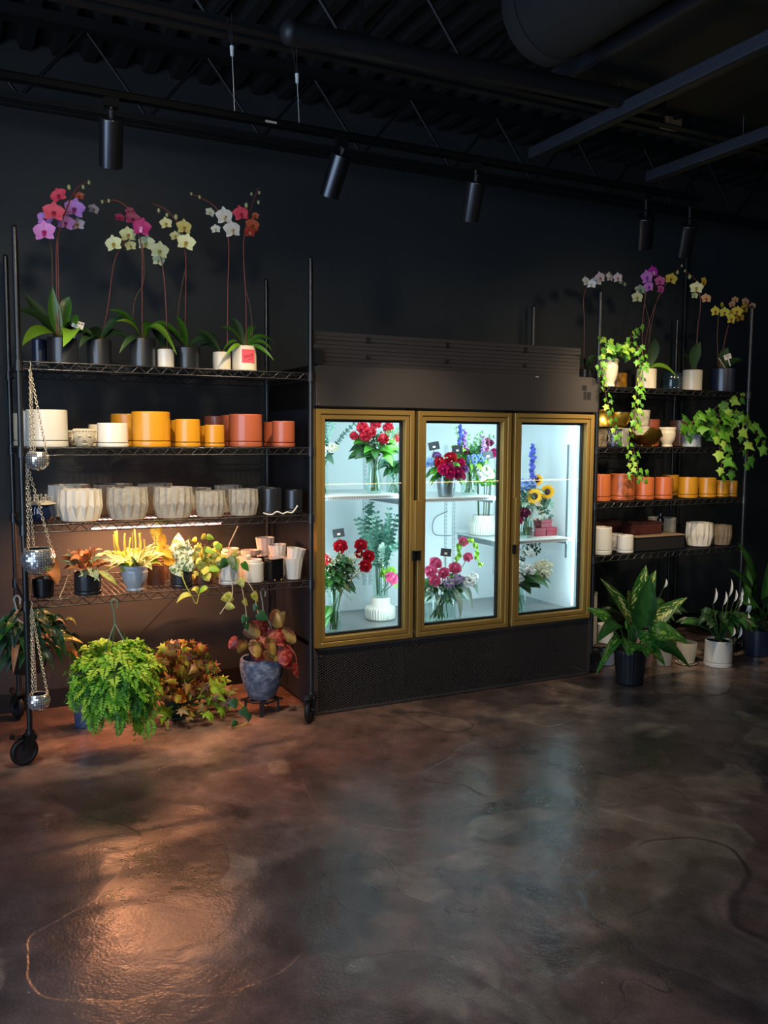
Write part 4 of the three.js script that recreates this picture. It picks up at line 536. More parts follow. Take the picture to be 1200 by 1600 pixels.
  { // pink SOLD note curved round the pot front
    const c = document.createElement('canvas'); c.width = c.height = 160; const k = c.getContext('2d'); k.fillStyle = '#f0505e'; k.fillRect(0, 0, 160, 160); k.save(); k.translate(80, 88); k.rotate(-0.32); k.fillStyle = '#2a0810'; k.font = 'bold 46px sans-serif'; k.textAlign = 'center'; k.fillText('SOLD', 0, 8); k.strokeStyle = '#4a1420'; k.lineWidth = 6; k.beginPath(); k.moveTo(-28, 34); k.lineTo(52, 30); k.stroke(); k.restore();
    const tx = new THREE.CanvasTexture(c); tx.colorSpace = THREE.SRGBColorSpace; const g = new THREE.CylinderGeometry(0.0605, 0.0605, 0.064, 14, 1, true, -0.50, 1.12).translate(0, 0.069, 0);
    part('sold_note', g, std(0xffffff, 0.8, { map: tx }), B).userData.label = 'pink square note reading SOLD'; }
  // right rack orchids
  orchid('orchid with an arch of white flowers behind the cooler corner', 1.975, T1, -0.30, 0.05, 0.12, M.charcoal, [[[0.04, 0.1, 0], [0.09, 0.08, 0.02], 0.04, 'orchidLeafDark'], [[-0.03, 0.1, 0.02], [-0.06, 0.06, 0.05], 0.04, 'orchidLeafDark']], [[[1.965, 1.88, -0.30], [1.962, 2.184, -0.300], [1.952, 2.341, -0.300], [2.009, 2.455, -0.300], [2.137, 2.498, -0.300], [2.286, 2.443, -0.300]]], [[1.931, 2.423, -0.260, 0.036, 'white'], [2.051, 2.443, -0.300, 0.036, 'white'], [2.050, 2.458, -0.270, 0.040, 'blush'], [2.153, 2.476, -0.300, 0.036, 'white'], [2.204, 2.473, -0.280, 0.036, 'blush'], [2.249, 2.456, -0.300, 0.024, 'whiteg'], [1.968, 2.409, -0.250, 0.032, 'white']], [[2.286, 2.443, -0.3, 0.012]]);
  orchid('orchid with purple and pale green flowers in the left cream pot', 2.345, T1, -0.143, 0.063, 0.128, M.cream, [[[0.05, 0.14, 0.02], [0.02, 0.19, 0.04], 0.075, 'orchidLeafDark'], [[0.08, 0.06, 0.06], [0.18, -0.06, 0.09], 0.05, 'orchidLeafLight'], [[-0.06, 0.12, 0.0], [-0.11, 0.10, 0.02], 0.06, 'orchidLeafDark'], [[0.1, 0.1, -0.05], [0.2, 0.06, -0.08], 0.06, 'orchidLeafDark']], [[[2.307, 1.9, -0.14], [2.296, 2.187, -0.140], [2.307, 2.306, -0.140], [2.315, 2.366, -0.140], [2.339, 2.435, -0.140]], [[2.33, 1.9, -0.14], [2.36, 2.15, -0.14], [2.31, 2.3, -0.14]]], [[2.349, 2.495, -0.120, 0.044, 'purple'], [2.269, 2.452, -0.090, 0.047, 'violet'], [2.306, 2.400, -0.110, 0.040, 'violet'], [2.449, 2.455, -0.160, 0.036, 'orchidp'], [2.476, 2.409, -0.180, 0.033, 'orchidp'], [2.243, 2.333, -0.140, 0.040, 'sage'], [2.305, 2.391, -0.180, 0.036, 'sage']]);
  orchid('orchid with one yellow flower in a dark pot behind the teal jar', 2.59, T1, -0.46, 0.055, 0.12, M.charcoal, [[[0.06, 0.12, 0.02], [0.12, 0.12, 0.03], 0.06, 'orchidLeafDark'], [[-0.06, 0.1, 0.02], [-0.12, 0.1, 0.03], 0.06, 'orchidLeafDark']], [[[2.59, 1.88, -0.45], [2.60, 2.227, -0.4], [2.639, 2.436, -0.33], [2.708, 2.546, -0.300], [2.779, 2.606, -0.300]], [[2.57, 1.88, -0.44], [2.542, 2.1, -0.34], [2.54, 2.336, -0.28], [2.551, 2.440, -0.240]]], [[2.686, 2.511, -0.300, 0.042, 'yellow']], [[2.74, 2.56, -0.3, 0.014], [2.779, 2.606, -0.3, 0.009]]);
  orchid('orchid with cream and peach flowers in the right cream pot', 2.747, T1, -0.143, 0.063, 0.137, M.cream, [[[-0.03, 0.12, 0.02], [0.01, 0.18, 0.05], 0.08, 'orchidLeafDark'], [[-0.06, 0.08, 0.0], [-0.1, 0.1, 0.02], 0.05, 'orchidLeafDark']], [[[2.778, 1.91, -0.143], [2.779, 2.179, -0.143], [2.796, 2.303, -0.143], [2.785, 2.404, -0.143], [2.735, 2.494, -0.143], [2.648, 2.534, -0.143]]], [[2.723, 2.427, -0.113, 0.045, 'cream'], [2.815, 2.480, -0.143, 0.033, 'yellow'], [2.822, 2.368, -0.123, 0.037, 'peach'], [2.772, 2.391, -0.173, 0.025, 'ivory']], [[2.69, 2.5, -0.143, 0.014], [2.648, 2.534, -0.143, 0.008]]);
  const D = orchid('orchid with many yellow flowers in the navy pot with tag', 3.026, T1, -0.143, 0.080, 0.157, M.navy, [[[-0.02, 0.1, 0], [0.02, 0.14, 0.02], 0.08, 'orchidLeafDark'], [[0.09, 0.08, 0], [0.17, 0.06, 0.03], 0.05, 'orchidLeafDark'], [[0.05, 0.12, -0.04], [0.1, 0.14, -0.06], 0.06, 'orchidLeafDark']], [[[2.994, 1.93, -0.143], [3.044, 2.153, -0.143], [3.075, 2.239, -0.143], [3.109, 2.283, -0.143], [3.197, 2.332, -0.143], [3.288, 2.360, -0.143]], [[2.98, 1.93, -0.143], [2.961, 2.148, -0.143], [2.966, 2.274, -0.143]]], [[2.897, 2.290, -0.113, 0.038, 'yellowg'], [3.024, 2.246, -0.093, 0.042, 'yellowg'], [3.018, 2.294, -0.143, 0.038, 'yellowg'], [3.115, 2.306, -0.123, 0.038, 'yellow'], [3.227, 2.337, -0.163, 0.039, 'yellow'], [3.210, 2.278, -0.183, 0.035, 'amber'], [3.172, 2.396, -0.193, 0.026, 'peach'], [3.155, 2.366, -0.203, 0.026, 'peach'], [3.271, 2.391, -0.193, 0.030, 'peach'], [3.318, 2.362, -0.173, 0.026, 'peach'], [3.048, 2.353, -0.193, 0.021, 'yellowg'], [3.090, 2.299, -0.143, 0.026, 'amber']]);
  tag(D, ['Phale', '1L'], [-0.02, 0.215, 0.06], 0.35, 0.052, 0.034); stem(D, [[-0.03, 0.15, 0.05], [-0.07, 0.18, 0.06], [-0.11, 0.22, 0.06]], 0.004, M.root, 'air_root');
}

// ---------------------------------------------------------------- variegated leaf prints (pattern of the leaf itself)
const leafTex = (base, vein, amt, s, mode) => dataTex(64, 128, (u, v, i, j) => { const c = Math.abs(u - 0.5) * 2, n = fbm(u * 6, v * 10, 6, s, 3), str = 0.5 + 0.5 * Math.sin((v * 16 + c * 5) * Math.PI);
  const k = mode === 'streak' ? sst(0.52, 0.62, n + 0.28 * str - 0.12) * (1 - sst(0.5, 0.95, c)) : mode === 'stripe' ? sst(0.45, 0.75, 0.5 + 0.5 * Math.cos(c * 15)) : mode === 'silver' ? sst(0.42, 0.55, n) : sst(0.3, 0.7, 1 - c + 0.5 * (n - 0.5)); return mixc(base, vein, clamp(k * amt)).map(x => clamp(x + (n - 0.5) * 24, 0, 255)); }, true);
const texLeaf = (b, v, a, s, mode, rough = 0.42) => std(0xffffff, rough, { map: leafTex(b, v, a, s, mode) });
const ML = { dieff: texLeaf([44, 98, 34], [205, 208, 120], 1, 611, 'streak'), dieff2: texLeaf([52, 112, 36], [150, 180, 84], 0.9, 612, 'streak'), pep: texLeaf([70, 100, 60], [196, 206, 170], 0.9, 613, 'stripe'), pepOrange: texLeaf([150, 78, 40], [206, 160, 96], 0.8, 614, 'stripe'), variegated: texLeaf([116, 140, 60], [226, 222, 160], 0.9, 615, 'silver'), satin: texLeaf([96, 124, 84], [214, 218, 190], 1, 616, 'silver'), pothos: texLeaf([128, 140, 50], [190, 180, 90], 0.7, 617, 'silver'), begonia: texLeaf([120, 44, 30], [150, 150, 50], 0.9, 618, 'center'), begonia2: texLeaf([96, 110, 34], [150, 50, 34], 0.6, 619, 'silver'), redleaf: texLeaf([140, 40, 38], [176, 100, 70], 0.7, 620, 'silver'), redolive: texLeaf([110, 64, 36], [160, 132, 66], 0.9, 621, 'center'), plain: texLeaf([38, 84, 32], [62, 116, 44], 0.7, 622, 'center'), plainDark: texLeaf([26, 58, 28], [40, 80, 36], 0.7, 623, 'center') };
const soilTop = (t, r, h) => part('soil', lathe([[0.001, h - 0.008], [r * 0.9, h - 0.012], [r * 0.9, h - 0.016], [0.001, h - 0.016]], 18), M.soil, t);
function plantPot(name, label, cat, x, y, z, r, h, mat, o = {}) { const t = thing(name, label, cat, [x, y, z]); if (o.urn) part('pot', lathe(urnProfile(r, h), 40), mat, t); else potBody(t, r, h, mat, { saucer: o.saucer ?? false, taper: o.taper ?? 1 }); soilTop(t, r * (o.taper ? 0.95 : 1), h); return t; }

// bottom shelf plants of the left rack
{ const t = plantPot('potted_plant', 'black pot with a dried copper brown leaf folded over it', 'plant', -1.255, S4, -0.065, 0.05, 0.088, M.black, { taper: 0.85 });
  leaf(t, M.copperLeaf, [0.02, 0.085, 0.02], [-0.06, 0.2, 0.05], [-0.062, 0.004, 0.068], 0.022, { shape: 'grass', fold: 0.1, n: 12 }); leaf(t, M.copperLeaf, [-0.03, 0.125, 0.03], [0.03, 0.165, 0.05], [0.055, 0.06, 0.05], 0.1, { shape: 'broad', fold: 0.5, wave: 0.3, n: 10 });
  stem(t, [[0.06, 0.0, 0.05], [0.09, 0.05, 0.0], [0.13, 0.14, -0.06]], 0.002, M.root, 'twig'); }
{ const t = plantPot('potted_peperomia', 'orange tinged peperomia with small striped leaves in a charcoal pot', 'plant', -1.067, S4, -0.068, 0.06, 0.104, M.charcoal, { saucer: true });
  for (let i = 0; i < 46; i++) { const a = rr(0, 6.28), q = Math.sqrt(rnd()) * 0.085, e = rr(0.02, 0.11) * (1 - q * 4), x = Math.cos(a) * q, z = Math.sin(a) * q, L = rr(0.03, 0.055); leaf(t, i % 5 ? ML.pepOrange : ML.pep, [x * 0.5, 0.10 + e * 0.5, z * 0.5], [x * 0.9, 0.125 + e, z * 0.9], [x + Math.cos(a) * L, 0.11 + e + rr(-0.03, 0.02), z + Math.sin(a) * L], 0.026, { n: 5, shape: 'broad', fold: 0.3 }); }
  for (let i = 0; i < 6; i++) leaf(t, ML.pep, [rr(-0.03, 0.03), 0.11, 0.03], [rr(-0.04, 0.05), 0.12, 0.08], [rr(-0.05, 0.06), 0.065 + rr(-0.01, 0.03), 0.085], 0.03, { n: 5, shape: 'broad' });
  for (let i = 0; i < 9; i++) { const x = rr(-0.06, 0.06); stem(t, [[x * 0.5, 0.1, 0], [x, 0.16, rr(-0.03, 0.03)], [x * 1.3 + rr(-0.02, 0.01), 0.185 + rr(0, 0.03), rr(-0.03, 0.03)]], 0.002, ML.pepOrange, 'flower_spike'); } leaf(t, ML.pothos, [0.04, 0.11, 0.04], [0.08, 0.09, 0.08], [0.12, 0.04, 0.08], 0.03, { n: 6 }); }
{ const t = plantPot('potted_peperomia', 'pale variegated peperomia with upright flower spikes in a grey urn', 'plant', -0.856, S4, -0.075, 0.063, 0.119, M.urnGlaze, { urn: true });
  for (let i = 0; i < 44; i++) { const a = rr(0, 6.28), q = Math.sqrt(rnd()) * 0.11, e = rr(0.0, 0.09) * (1 - q * 4), x = Math.cos(a) * q, z = Math.sin(a) * q * 0.8, L = rr(0.035, 0.06); leaf(t, i % 4 ? ML.variegated : M.leafLime, [x * 0.4, 0.115, z * 0.4], [x, 0.15 + e, z], [x + Math.cos(a) * L, 0.12 + e + rr(-0.035, 0.03), z + Math.sin(a) * L], 0.04, { n: 6, shape: 'broad', fold: 0.25 }); }
  for (let i = 0; i < 12; i++) { const x = rr(-0.09, 0.1), z = rr(-0.05, 0.04); stem(t, [[x * 0.6, 0.14, z], [x, 0.2, z], [x + rr(-0.01, 0.01), rr(0.235, 0.29), z]], 0.0035, M.leafYellow, 'flower_spike'); } }
{ const t = plantPot('potted_vine', 'climbing vine with a column of round yellow green leaves in a brown pot', 'plant', -0.70, S4, -0.36, 0.065, 0.1, M.brownPot);
  for (let i = 0; i < 12; i++) placed(t, HEART, i % 2 ? ML.pothos : M.leafYellow, [rr(-0.03, 0.05), 0.12 + i * 0.018, 0.06 + rr(-0.02, 0.03)], rr(0.05, 0.075), [rr(-0.6, 0.1), rr(-0.6, 0.6), rr(-0.8, 0.8)]); stem(t, [[0, 0.09, 0], [0.01, 0.2, 0.02], [0.02, 0.32, 0.03]], 0.004, M.stemBrown); }
{ const t = plantPot('potted_satin_vine', 'silver satin leaved vine in a charcoal pot with a trailing yellow shoot', 'plant', -0.641, S4, -0.064, 0.052, 0.106, M.charcoal, { saucer: true });
  for (const [x, y, z, s, ry, rz] of [[-0.05, 0.19, 0.0, 0.10, -0.2, 1.9], [-0.03, 0.15, 0.05, 0.09, 0.1, 1.2], [0.01, 0.15, 0.03, 0.11, 0.3, 2.8], [0.05, 0.17, 0.02, 0.10, -0.3, -2.3], [0.06, 0.125, 0.05, 0.095, 0, -1.4], [-0.06, 0.12, 0.05, 0.08, 0.2, 0.6], [0.0, 0.2, -0.03, 0.09, 0, 3.1]]) placed(t, HEART, ML.satin, [x * 0.75, 0.11 + (y - 0.11) * 0.75, z], s * 0.92, [-0.35, ry, rz]);
  stem(t, [[-0.02, 0.1, 0.05], [0.0, 0.02, 0.09], [0.03, -0.04, 0.1], [0.045, -0.07, 0.1], [0.06, -0.02, 0.1]], 0.0025, M.leafYellow, 'trailing_shoot'); leaf(t, M.leafYellow, [0.03, -0.03, 0.1], [-0.01, 0.0, 0.11], [-0.05, -0.055, 0.11], 0.03, { n: 6 }); leaf(t, M.leafYellow, [0.05, -0.03, 0.1], [0.05, 0.02, 0.12], [0.02, 0.0, 0.11], 0.035, { n: 6, shape: 'broad' }); leaf(t, M.leafLime, [0.06, -0.02, 0.1], [0.09, 0.02, 0.11], [0.1, -0.0, 0.11], 0.03, { n: 6 }); }
cylPot('brown pot between the satin vine and the urn', -0.735, S4, -0.19, 0.045, 0.1, M.brownPot, { saucer: false });
{ const t = plantPot('potted_pothos', 'bushy olive yellow pothos filling the shelf beside the white pots', 'plant', -0.52, S4, -0.12, 0.05, 0.09, M.brownPot);
  for (let i = 0; i < 62; i++) { const a = rr(0, 6.28), q = Math.sqrt(rnd()) * 0.095, y = rr(0.01, 0.22) * (1 - q * 3.2) + 0.02; placed(t, HEART, pick([ML.pothos, ML.pothos, M.leafLime, M.leafYellow]), [Math.cos(a) * q, y + 0.02, Math.sin(a) * q + 0.03], rr(0.03, 0.055), [rr(-0.9, 0.3), rr(-0.8, 0.8), rr(-1.5, 1.5)]); }
  for (let i = 0; i < 8; i++) stem(t, [[0, 0.08, 0], [rr(-0.05, 0.05), 0.15, rr(-0.02, 0.04)], [rr(-0.08, 0.08), rr(0.12, 0.25), rr(0, 0.07)]], 0.002, M.stemGreen); }
{ const t = plantPot('potted_philodendron', 'white pot with heart leaved philodendron trailing over the shelf edge', 'plant', -0.406, S4, -0.062, 0.052, 0.107, M.white, { saucer: true });
  const B = [-0.406, S4, -0.062], w = (pts) => pts.map(p => [p[0] - B[0], p[1] - B[1], p[2] - B[2]]);
  const trails = [w([[-0.41, 0.82, 0.0], [-0.38, 0.76, 0.02], [-0.36, 0.66, 0.03], [-0.35, 0.58, 0.03], [-0.35, 0.54, 0.03]]), w([[-0.42, 0.81, 0.0], [-0.42, 0.68, 0.03], [-0.45, 0.64, 0.03], [-0.48, 0.60, 0.03]]), w([[-0.37, 0.83, 0.0], [-0.34, 0.75, 0.02], [-0.31, 0.69, 0.03], [-0.30, 0.63, 0.03], [-0.29, 0.585, 0.03]])];
  for (const tr of trails) stem(t, tr, 0.0022, M.root, 'trailing_stem');
  for (const [k, i, s, rz] of [[0, 2, 0.04, 0.6], [0, 3, 0.045, -0.5], [1, 2, 0.045, 1.2], [1, 1, 0.06, -1.4], [2, 2, 0.05, 0.4], [2, 3, 0.035, -0.3], [2, 4, 0.06, 0.9], [0, 4, 0.035, 0.2], [0, 1, 0.045, 0.4]]) placed(t, HEART, i > 2 ? M.leafDark : ML.pothos, trails[k][i], s, [-0.2, rr(-0.5, 0.5), rz]);
  for (let i = 0; i < 16; i++) { const a = rr(0, 6.28), q = rr(0.02, 0.07); placed(t, HEART, pick([M.leafDark, ML.pothos, M.leafGreen]), [Math.cos(a) * q, rr(0.1, 0.15), Math.sin(a) * q + 0.02], rr(0.04, 0.055), [rr(-0.8, 0.2), rr(-0.6, 0.6), rr(-1.3, 1.3)]); }
  stem(t, w([[-0.41, 0.83, -0.06], [-0.405, 0.92, -0.06], [-0.39, 0.95, -0.06], [-0.36, 1.01, -0.06]]), 0.0025, M.root, 'air_root'); }

// ---------------------------------------------------------------- hanging baskets under the left rack
function hanger(t, top, rimY, r, mat) {
  const [x, y, z] = top; part('hook', tube([[x + 0.012, y - 0.03, z], [x + 0.012, y, z], [x, y + 0.012, z], [x - 0.012, y, z], [x - 0.004, y - 0.05, z], [x, y - 0.1, z]], 0.004, 24, 6), mat, t);
  for (let i = 0; i < 3; i++) { const a = i * 2.094 + 0.5; part('hanger_strap', tube([[x, y - 0.1, z], [x * 0.5 + Math.cos(a) * r * 0.55, (y - 0.1 + rimY) / 2 + 0.01, z * 0.5 + Math.sin(a) * r * 0.55], [Math.cos(a) * r, rimY, Math.sin(a) * r]], 0.003, 12, 5), mat, t); }
}
const basket = (t, r, h, mat) => { part('basket', lathe([[0.001, 0], [r * 0.7, 0], [r, h], [r + 0.006, h], [r + 0.006, h + 0.012], [r - 0.006, h + 0.012], [r * 0.66, 0.01], [0.001, 0.008]], 32), mat, t); };
function frondG(p0, p1, p2, w, n) {
  const a = V(...p0), b = V(...p1), c = V(...p2), pos = [], P = V(0, 0, 0), T = V(0, 0, 0), S0 = c.clone().sub(a).cross(V(0, 1, 0)).normalize(), Q = V(0, 0, 0), N = V(0, 0, 0);
  const at = t => { const u = 1 - t; P.set(0, 0, 0).addScaledVector(a, u * u).addScaledVector(b, 2 * u * t).addScaledVector(c, t * t); T.set(0, 0, 0).addScaledVector(b.clone().sub(a), 2 * u).addScaledVector(c.clone().sub(b), 2 * t).normalize(); };
  let prev = null; for (let i = 0; i <= n; i++) { const t = 0.06 + 0.94 * i / n; at(t); N.copy(S0).cross(T).normalize(); const L = w * Math.pow(Math.sin(Math.PI * Math.min(1, 0.18 + 0.82 * t) * 0.98 + 0.03), 0.8) * rr(0.75, 1.1), wd = w * 0.42;
    for (const s of [-1, 1]) { const tip = P.clone().addScaledVector(S0, s * L).addScaledVector(T, L * 0.35).addScaledVector(N, rr(-0.45, 0.35) * L), m = P.clone().lerp(tip, 0.5), e = T.clone().multiplyScalar(wd * 0.5).addScaledVector(N, rr(-0.2, 0.2) * wd); const A = m.clone().add(e), B = m.clone().sub(e); pos.push(P.x, P.y, P.z, A.x, A.y, A.z, B.x, B.y, B.z, A.x, A.y, A.z, tip.x, tip.y, tip.z, B.x, B.y, B.z); }
    if (prev) { const d = N.clone().multiplyScalar(0.0012); pos.push(prev.x, prev.y, prev.z, P.x + d.x, P.y + d.y, P.z + d.z, P.x - d.x, P.y - d.y, P.z - d.z); } prev = P.clone(); }
  const g = new THREE.BufferGeometry(); g.setAttribute('position', new THREE.Float32BufferAttribute(pos, 3)); g.setAttribute('uv', new THREE.Float32BufferAttribute(new Float32Array(pos.length / 3 * 2), 2)); g.computeVertexNormals(); return g;
}
{ const t = thing('hanging_fern', 'bright green fluffy fern in a basket hung from the left rack', 'fern', [-0.972, 0.27, 0.05]);
  basket(t, 0.095, 0.11, M.plasticBlack); hanger(t, [0.008, 0.425, -0.04], 0.115, 0.09, M.hangerGreen);
  for (let i = 0; i < 215; i++) { const a = rr(0, 6.28), e = Math.asin(rr(-0.72, 0.99)), R = rr(0.185, 0.225), ce = Math.cos(e), se = Math.sin(e), c = Math.cos(a), s = Math.sin(a), h = R * (se > 0 ? 0.78 : 1.05), q = [c * ce * R, 0.1 + se * h, s * ce * R], k = rr(0.4, 0.6);
    part('frond', frondG([q[0] * k, 0.1 + se * h * k + 0.03, q[2] * k], [q[0] * 0.85, q[1] + 0.035, q[2] * 0.85], [q[0] * 1.06, q[1] - rr(0.02, 0.06), q[2] * 1.06], rr(0.028, 0.04), 13), pick(se > 0.3 ? [M.fern, M.fernLime, M.fernLime] : [M.fern, M.fern, M.fernLime, M.fernDark]), t); }
  for (const [x, z, y, n] of [[-0.1, 0.1, -0.14, 15], [-0.03, 0.13, -0.15, 14], [0.1, 0.1, -0.195, 22], [0.03, 0.14, -0.1, 10], [-0.16, 0.06, -0.04, 8]]) for (let i = 0; i < n; i++) { const u = rr(-0.035, 0.035), w = rr(-0.025, 0.025), yy = 0.05 - (0.05 - y) * (i + 0.5) / n; part('frond', frondG([x * 0.9 + u, yy + 0.09, z * 0.9 + w], [x + u * 1.3, yy + 0.06, z + w + 0.02], [x + u * (1.4 - i / n), yy, z + w + 0.015], rr(0.024, 0.034), 10), pick([M.fern, M.fern, M.fernLime, M.fernDark]), t); }
  for (const [x, y, z] of [[-0.08, 0.27, 0.02], [0.05, 0.29, -0.02], [0.09, 0.26, 0.02], [-0.05, 0.25, 0.04], [0.02, 0.27, 0.05]]) part('frond', frondG([x * 0.4, 0.12, z], [x * 0.7, 0.2, z], [x, y, z], 0.02, 16), M.fernDark, t);
  for (const [x, z] of [[0.075, 0.06], [0.095, 0.04], [0.06, 0.09], [0.08, 0.085], [0.1, 0.07], [0.068, 0.075]]) part('frond', frondG([x * 0.8, 0.06, z * 0.9], [x * 1.1, 0.05, z * 1.15], [x, -0.2 + rr(-0.01, 0.06), z * 1.05], 0.03, 18), pick([M.fern, M.fernLime, M.fernDark]), t); }
cylPot('blue glazed tall planter standing behind the fern', -1.045, 0, -0.42, 0.075, 0.27, M.blueTall, { saucer: false, taper: 0.7, kind: 'blue_planter' });
{ const t = thing('hanging_basket', 'dark leafy hanging basket with a white hook at the left rack end', 'hanging basket', [-1.31, 0.33, -0.33]);
  basket(t, 0.1, 0.09, M.plasticBlack); hanger(t, [-0.04, 0.355, 0.0], 0.1, 0.1, M.hangerWhite);
  for (let i = 0; i < 210; i++) { const a = rr(0, 6.28), R = rr(0.04, 0.21), x = Math.cos(a) * R, z = Math.sin(a) * R, up = rr(0.1, 0.25) * (1 - R * 1.2), L = rr(0.03, 0.06); leaf(t, pick([M.leafDeep, M.leafDark, M.leafDark, M.leafGreen, M.leafDeep, i % 9 ? M.leafDark : M.copperLeaf]), [x * 0.85, 0.07 + up - R * 0.3, z * 0.85], [x * 1.0, 0.1 + up - R * 0.2, z * 1.0], [x + Math.cos(a + rr(-1, 1)) * L, 0.05 + up - R * rr(0.3, 0.9), z + Math.sin(a) * L], 0.034, { n: 5, shape: 'broad', wave: 0.3 }); }
  for (let i = 0; i < 7; i++) { const a = rr(-0.5, 1.3), R = rr(0.12, 0.24); stem(t, [[0.05, 0.1, 0.05], [Math.cos(a) * R, rr(0.1, 0.22), Math.sin(a) * R], [Math.cos(a) * R * 1.15, rr(-0.15, 0.12), Math.sin(a) * R * 1.1]], 0.002, pick([M.root, M.stemBrown, M.stemGreen]), 'runner'); }
  leaf(t, M.leafYellow, [0.1, 0.13, 0.08], [0.16, 0.2, 0.1], [0.24, 0.13, 0.1], 0.035, { n: 8, wave: 0.5 }); leaf(t, M.copperLeaf, [0.12, 0.14, 0.1], [0.18, 0.15, 0.12], [0.22, 0.05, 0.12], 0.04, { n: 8, wave: 0.5 }); leaf(t, M.leafYellow, [0.16, 0.22, 0.0], [0.2, 0.27, 0.02], [0.22, 0.2, 0.02], 0.015, { n: 8 }); }
{ const t = plantPot('potted_begonia', 'red and olive maple leaved begonia in a green plastic pot on floor', 'plant', -0.607, 0, -0.36, 0.065, 0.124, M.greenPot, { taper: 0.82 });
  part('drip_saucer', lathe([[0.001, 0], [0.068, 0], [0.076, 0.014], [0.072, 0.014], [0.066, 0.004], [0.001, 0.004]], 32), M.hangerGreen, t);
  for (let i = 0; i < 150; i++) { const a = rr(0, 6.28), R = Math.sqrt(rnd()) * 0.24, y = Math.max(0.05, 0.44 - R * R * 5.5 + rr(-0.12, 0.02)), x = Math.cos(a) * R + 0.02, z = Math.sin(a) * R * 0.75 + 0.05; stem(t, [[0, 0.11, 0], [x * 0.4, y * 0.75, z * 0.4], [x, y, z]], 0.003, i % 3 ? M.stemGreen : ML.redolive, 'leaf_stalk'); placed(t, MAPLE, pick([ML.begonia, ML.begonia, ML.begonia2, ML.begonia2, ML.redolive, ML.redolive, M.leafLime]), [x, y, z], rr(0.04, 0.068), [rr(-1.1, -0.2), rr(-0.8, 0.8), rr(-1.6, 1.6)]); }
  placed(t, MAPLE, M.fernLime, [0.13, 0.19, 0.14], 0.13, [-0.5, 0.1, 0.7]); placed(t, MAPLE, M.leafLime, [0.17, 0.13, 0.12], 0.1, [-0.3, 0.2, 0.2]); placed(t, MAPLE, M.leafLime, [-0.08, 0.1, 0.14], 0.09, [-0.3, 0.2, -0.4]); placed(t, ROUNDL, std(0xd08a28, 0.5), [-0.02, 0.16, 0.09], 0.08, [-0.7, 0.1, 0.6]); }
{ const u = thing('blue_urn', 'mottled blue textured urn on a dark iron stand', 'urn', [-0.185, 0, -0.235]);
  part('urn_body', lathe([[0.001, 0.075], [0.05, 0.075], [0.07, 0.085], [0.092, 0.14], [0.108, 0.2], [0.114, 0.25], [0.112, 0.285], [0.104, 0.296], [0.095, 0.29], [0.09, 0.26], [0.07, 0.12], [0.001, 0.1]], 48), M.blueRough, u);
  const st = sub('plant_stand', u); part('stand_ring', new THREE.TorusGeometry(0.078, 0.006, 8, 36).rotateX(Math.PI / 2).translate(0, 0.072, 0), M.darkMetal, st); for (let i = 0; i < 4; i++) { const a = i * 1.571 + 0.35; const m = part('stand_leg', [box(0.012, 0.078, 0.02, 0, 0.039, 0), box(0.03, 0.008, 0.02, 0.01, 0.07, 0)], M.darkMetal, st); m.position.set(Math.cos(a) * 0.085, 0, Math.sin(a) * 0.085); m.rotation.y = -a; } part('stand_cross', [box(0.17, 0.008, 0.018, 0, 0.068, 0), box(0.018, 0.008, 0.17, 0, 0.068, 0)], M.darkMetal, st);
  const t = thing('hanging_begonia', 'red leaved begonia on a wire hanger above the blue urn', 'hanging plant', [-0.185, 0.30, -0.235]); part('basket', lathe([[0.001, 0], [0.06, 0], [0.08, 0.05], [0.085, 0.05], [0.085, 0.062], [0.074, 0.06], [0.055, 0.01], [0.001, 0.008]], 28), M.plasticBlack, t); hanger(t, [0.01, 0.345, 0], 0.06, 0.08, M.hangerWhite);
  const spots = [[-0.09, 0.17, 0.05, 0.09], [-0.03, 0.20, 0.04, 0.1], [0.06, 0.15, 0.07, 0.11], [0.09, 0.12, 0.06, 0.10], [0.03, 0.11, 0.1, 0.1], [-0.05, 0.1, 0.1, 0.1], [-0.1, 0.09, 0.07, 0.08], [0.08, 0.06, 0.1, 0.11], [0.11, 0.08, 0.05, 0.09], [0.0, 0.06, 0.11, 0.09], [0.1, 0.23, 0.02, 0.11], [-0.06, 0.06, 0.09, 0.08], [0.05, 0.18, 0.0, 0.09], [0.03, 0.13, 0.05, 0.1], [-0.02, 0.12, 0.06, 0.09], [-0.13, 0.1, 0.0, 0.07], [0.1, 0.01, 0.09, 0.09]];
  spots.forEach(([x, y, z, s], i) => { stem(t, [[0, 0.05, 0], [x * 0.5, y * 0.8, z * 0.5], [x, y, z]], 0.003, M.stake, 'leaf_stalk'); placed(t, ROUNDL, pick([ML.redleaf, ML.redleaf, ML.redolive, ML.redolive]), [x, y, z], s * 0.92, [rr(-0.7, 0.0), rr(-0.6, 0.6), rr(-1.2, 1.2)]); });
  stem(t, [[0.08, 0.08, 0.06], [0.115, 0.06, 0.1], [0.145, 0.01, 0.12], [0.15, -0.04, 0.12]], 0.0035, ML.redleaf, 'leaf_stalk'); placed(t, ROUNDL, ML.redleaf, [0.152, -0.03, 0.12], 0.08, [-0.2, 0.8, 0.1]);
  const c = thing('creeping_vine', 'small green vine lying on the floor left of the urn', 'vine', [-0.36, 0.0, -0.08]); stem(c, [[-0.03, 0.006, 0.03], [0.0, 0.004, 0.02], [0.04, 0.02, 0.02], [0.03, 0.09, -0.02], [-0.01, 0.13, -0.03]], 0.0022, M.leafYellow, 'runner'); for (const p of [[-0.03, 0.14, 0.0], [0.01, 0.09, 0.02], [0.045, 0.06, 0.02], [-0.02, 0.035, 0.03]]) placed(c, HEART, M.leafDark, p, rr(0.035, 0.055), [rr(-0.5, 0), rr(-0.5, 0.5), rr(-1, 1)]); }

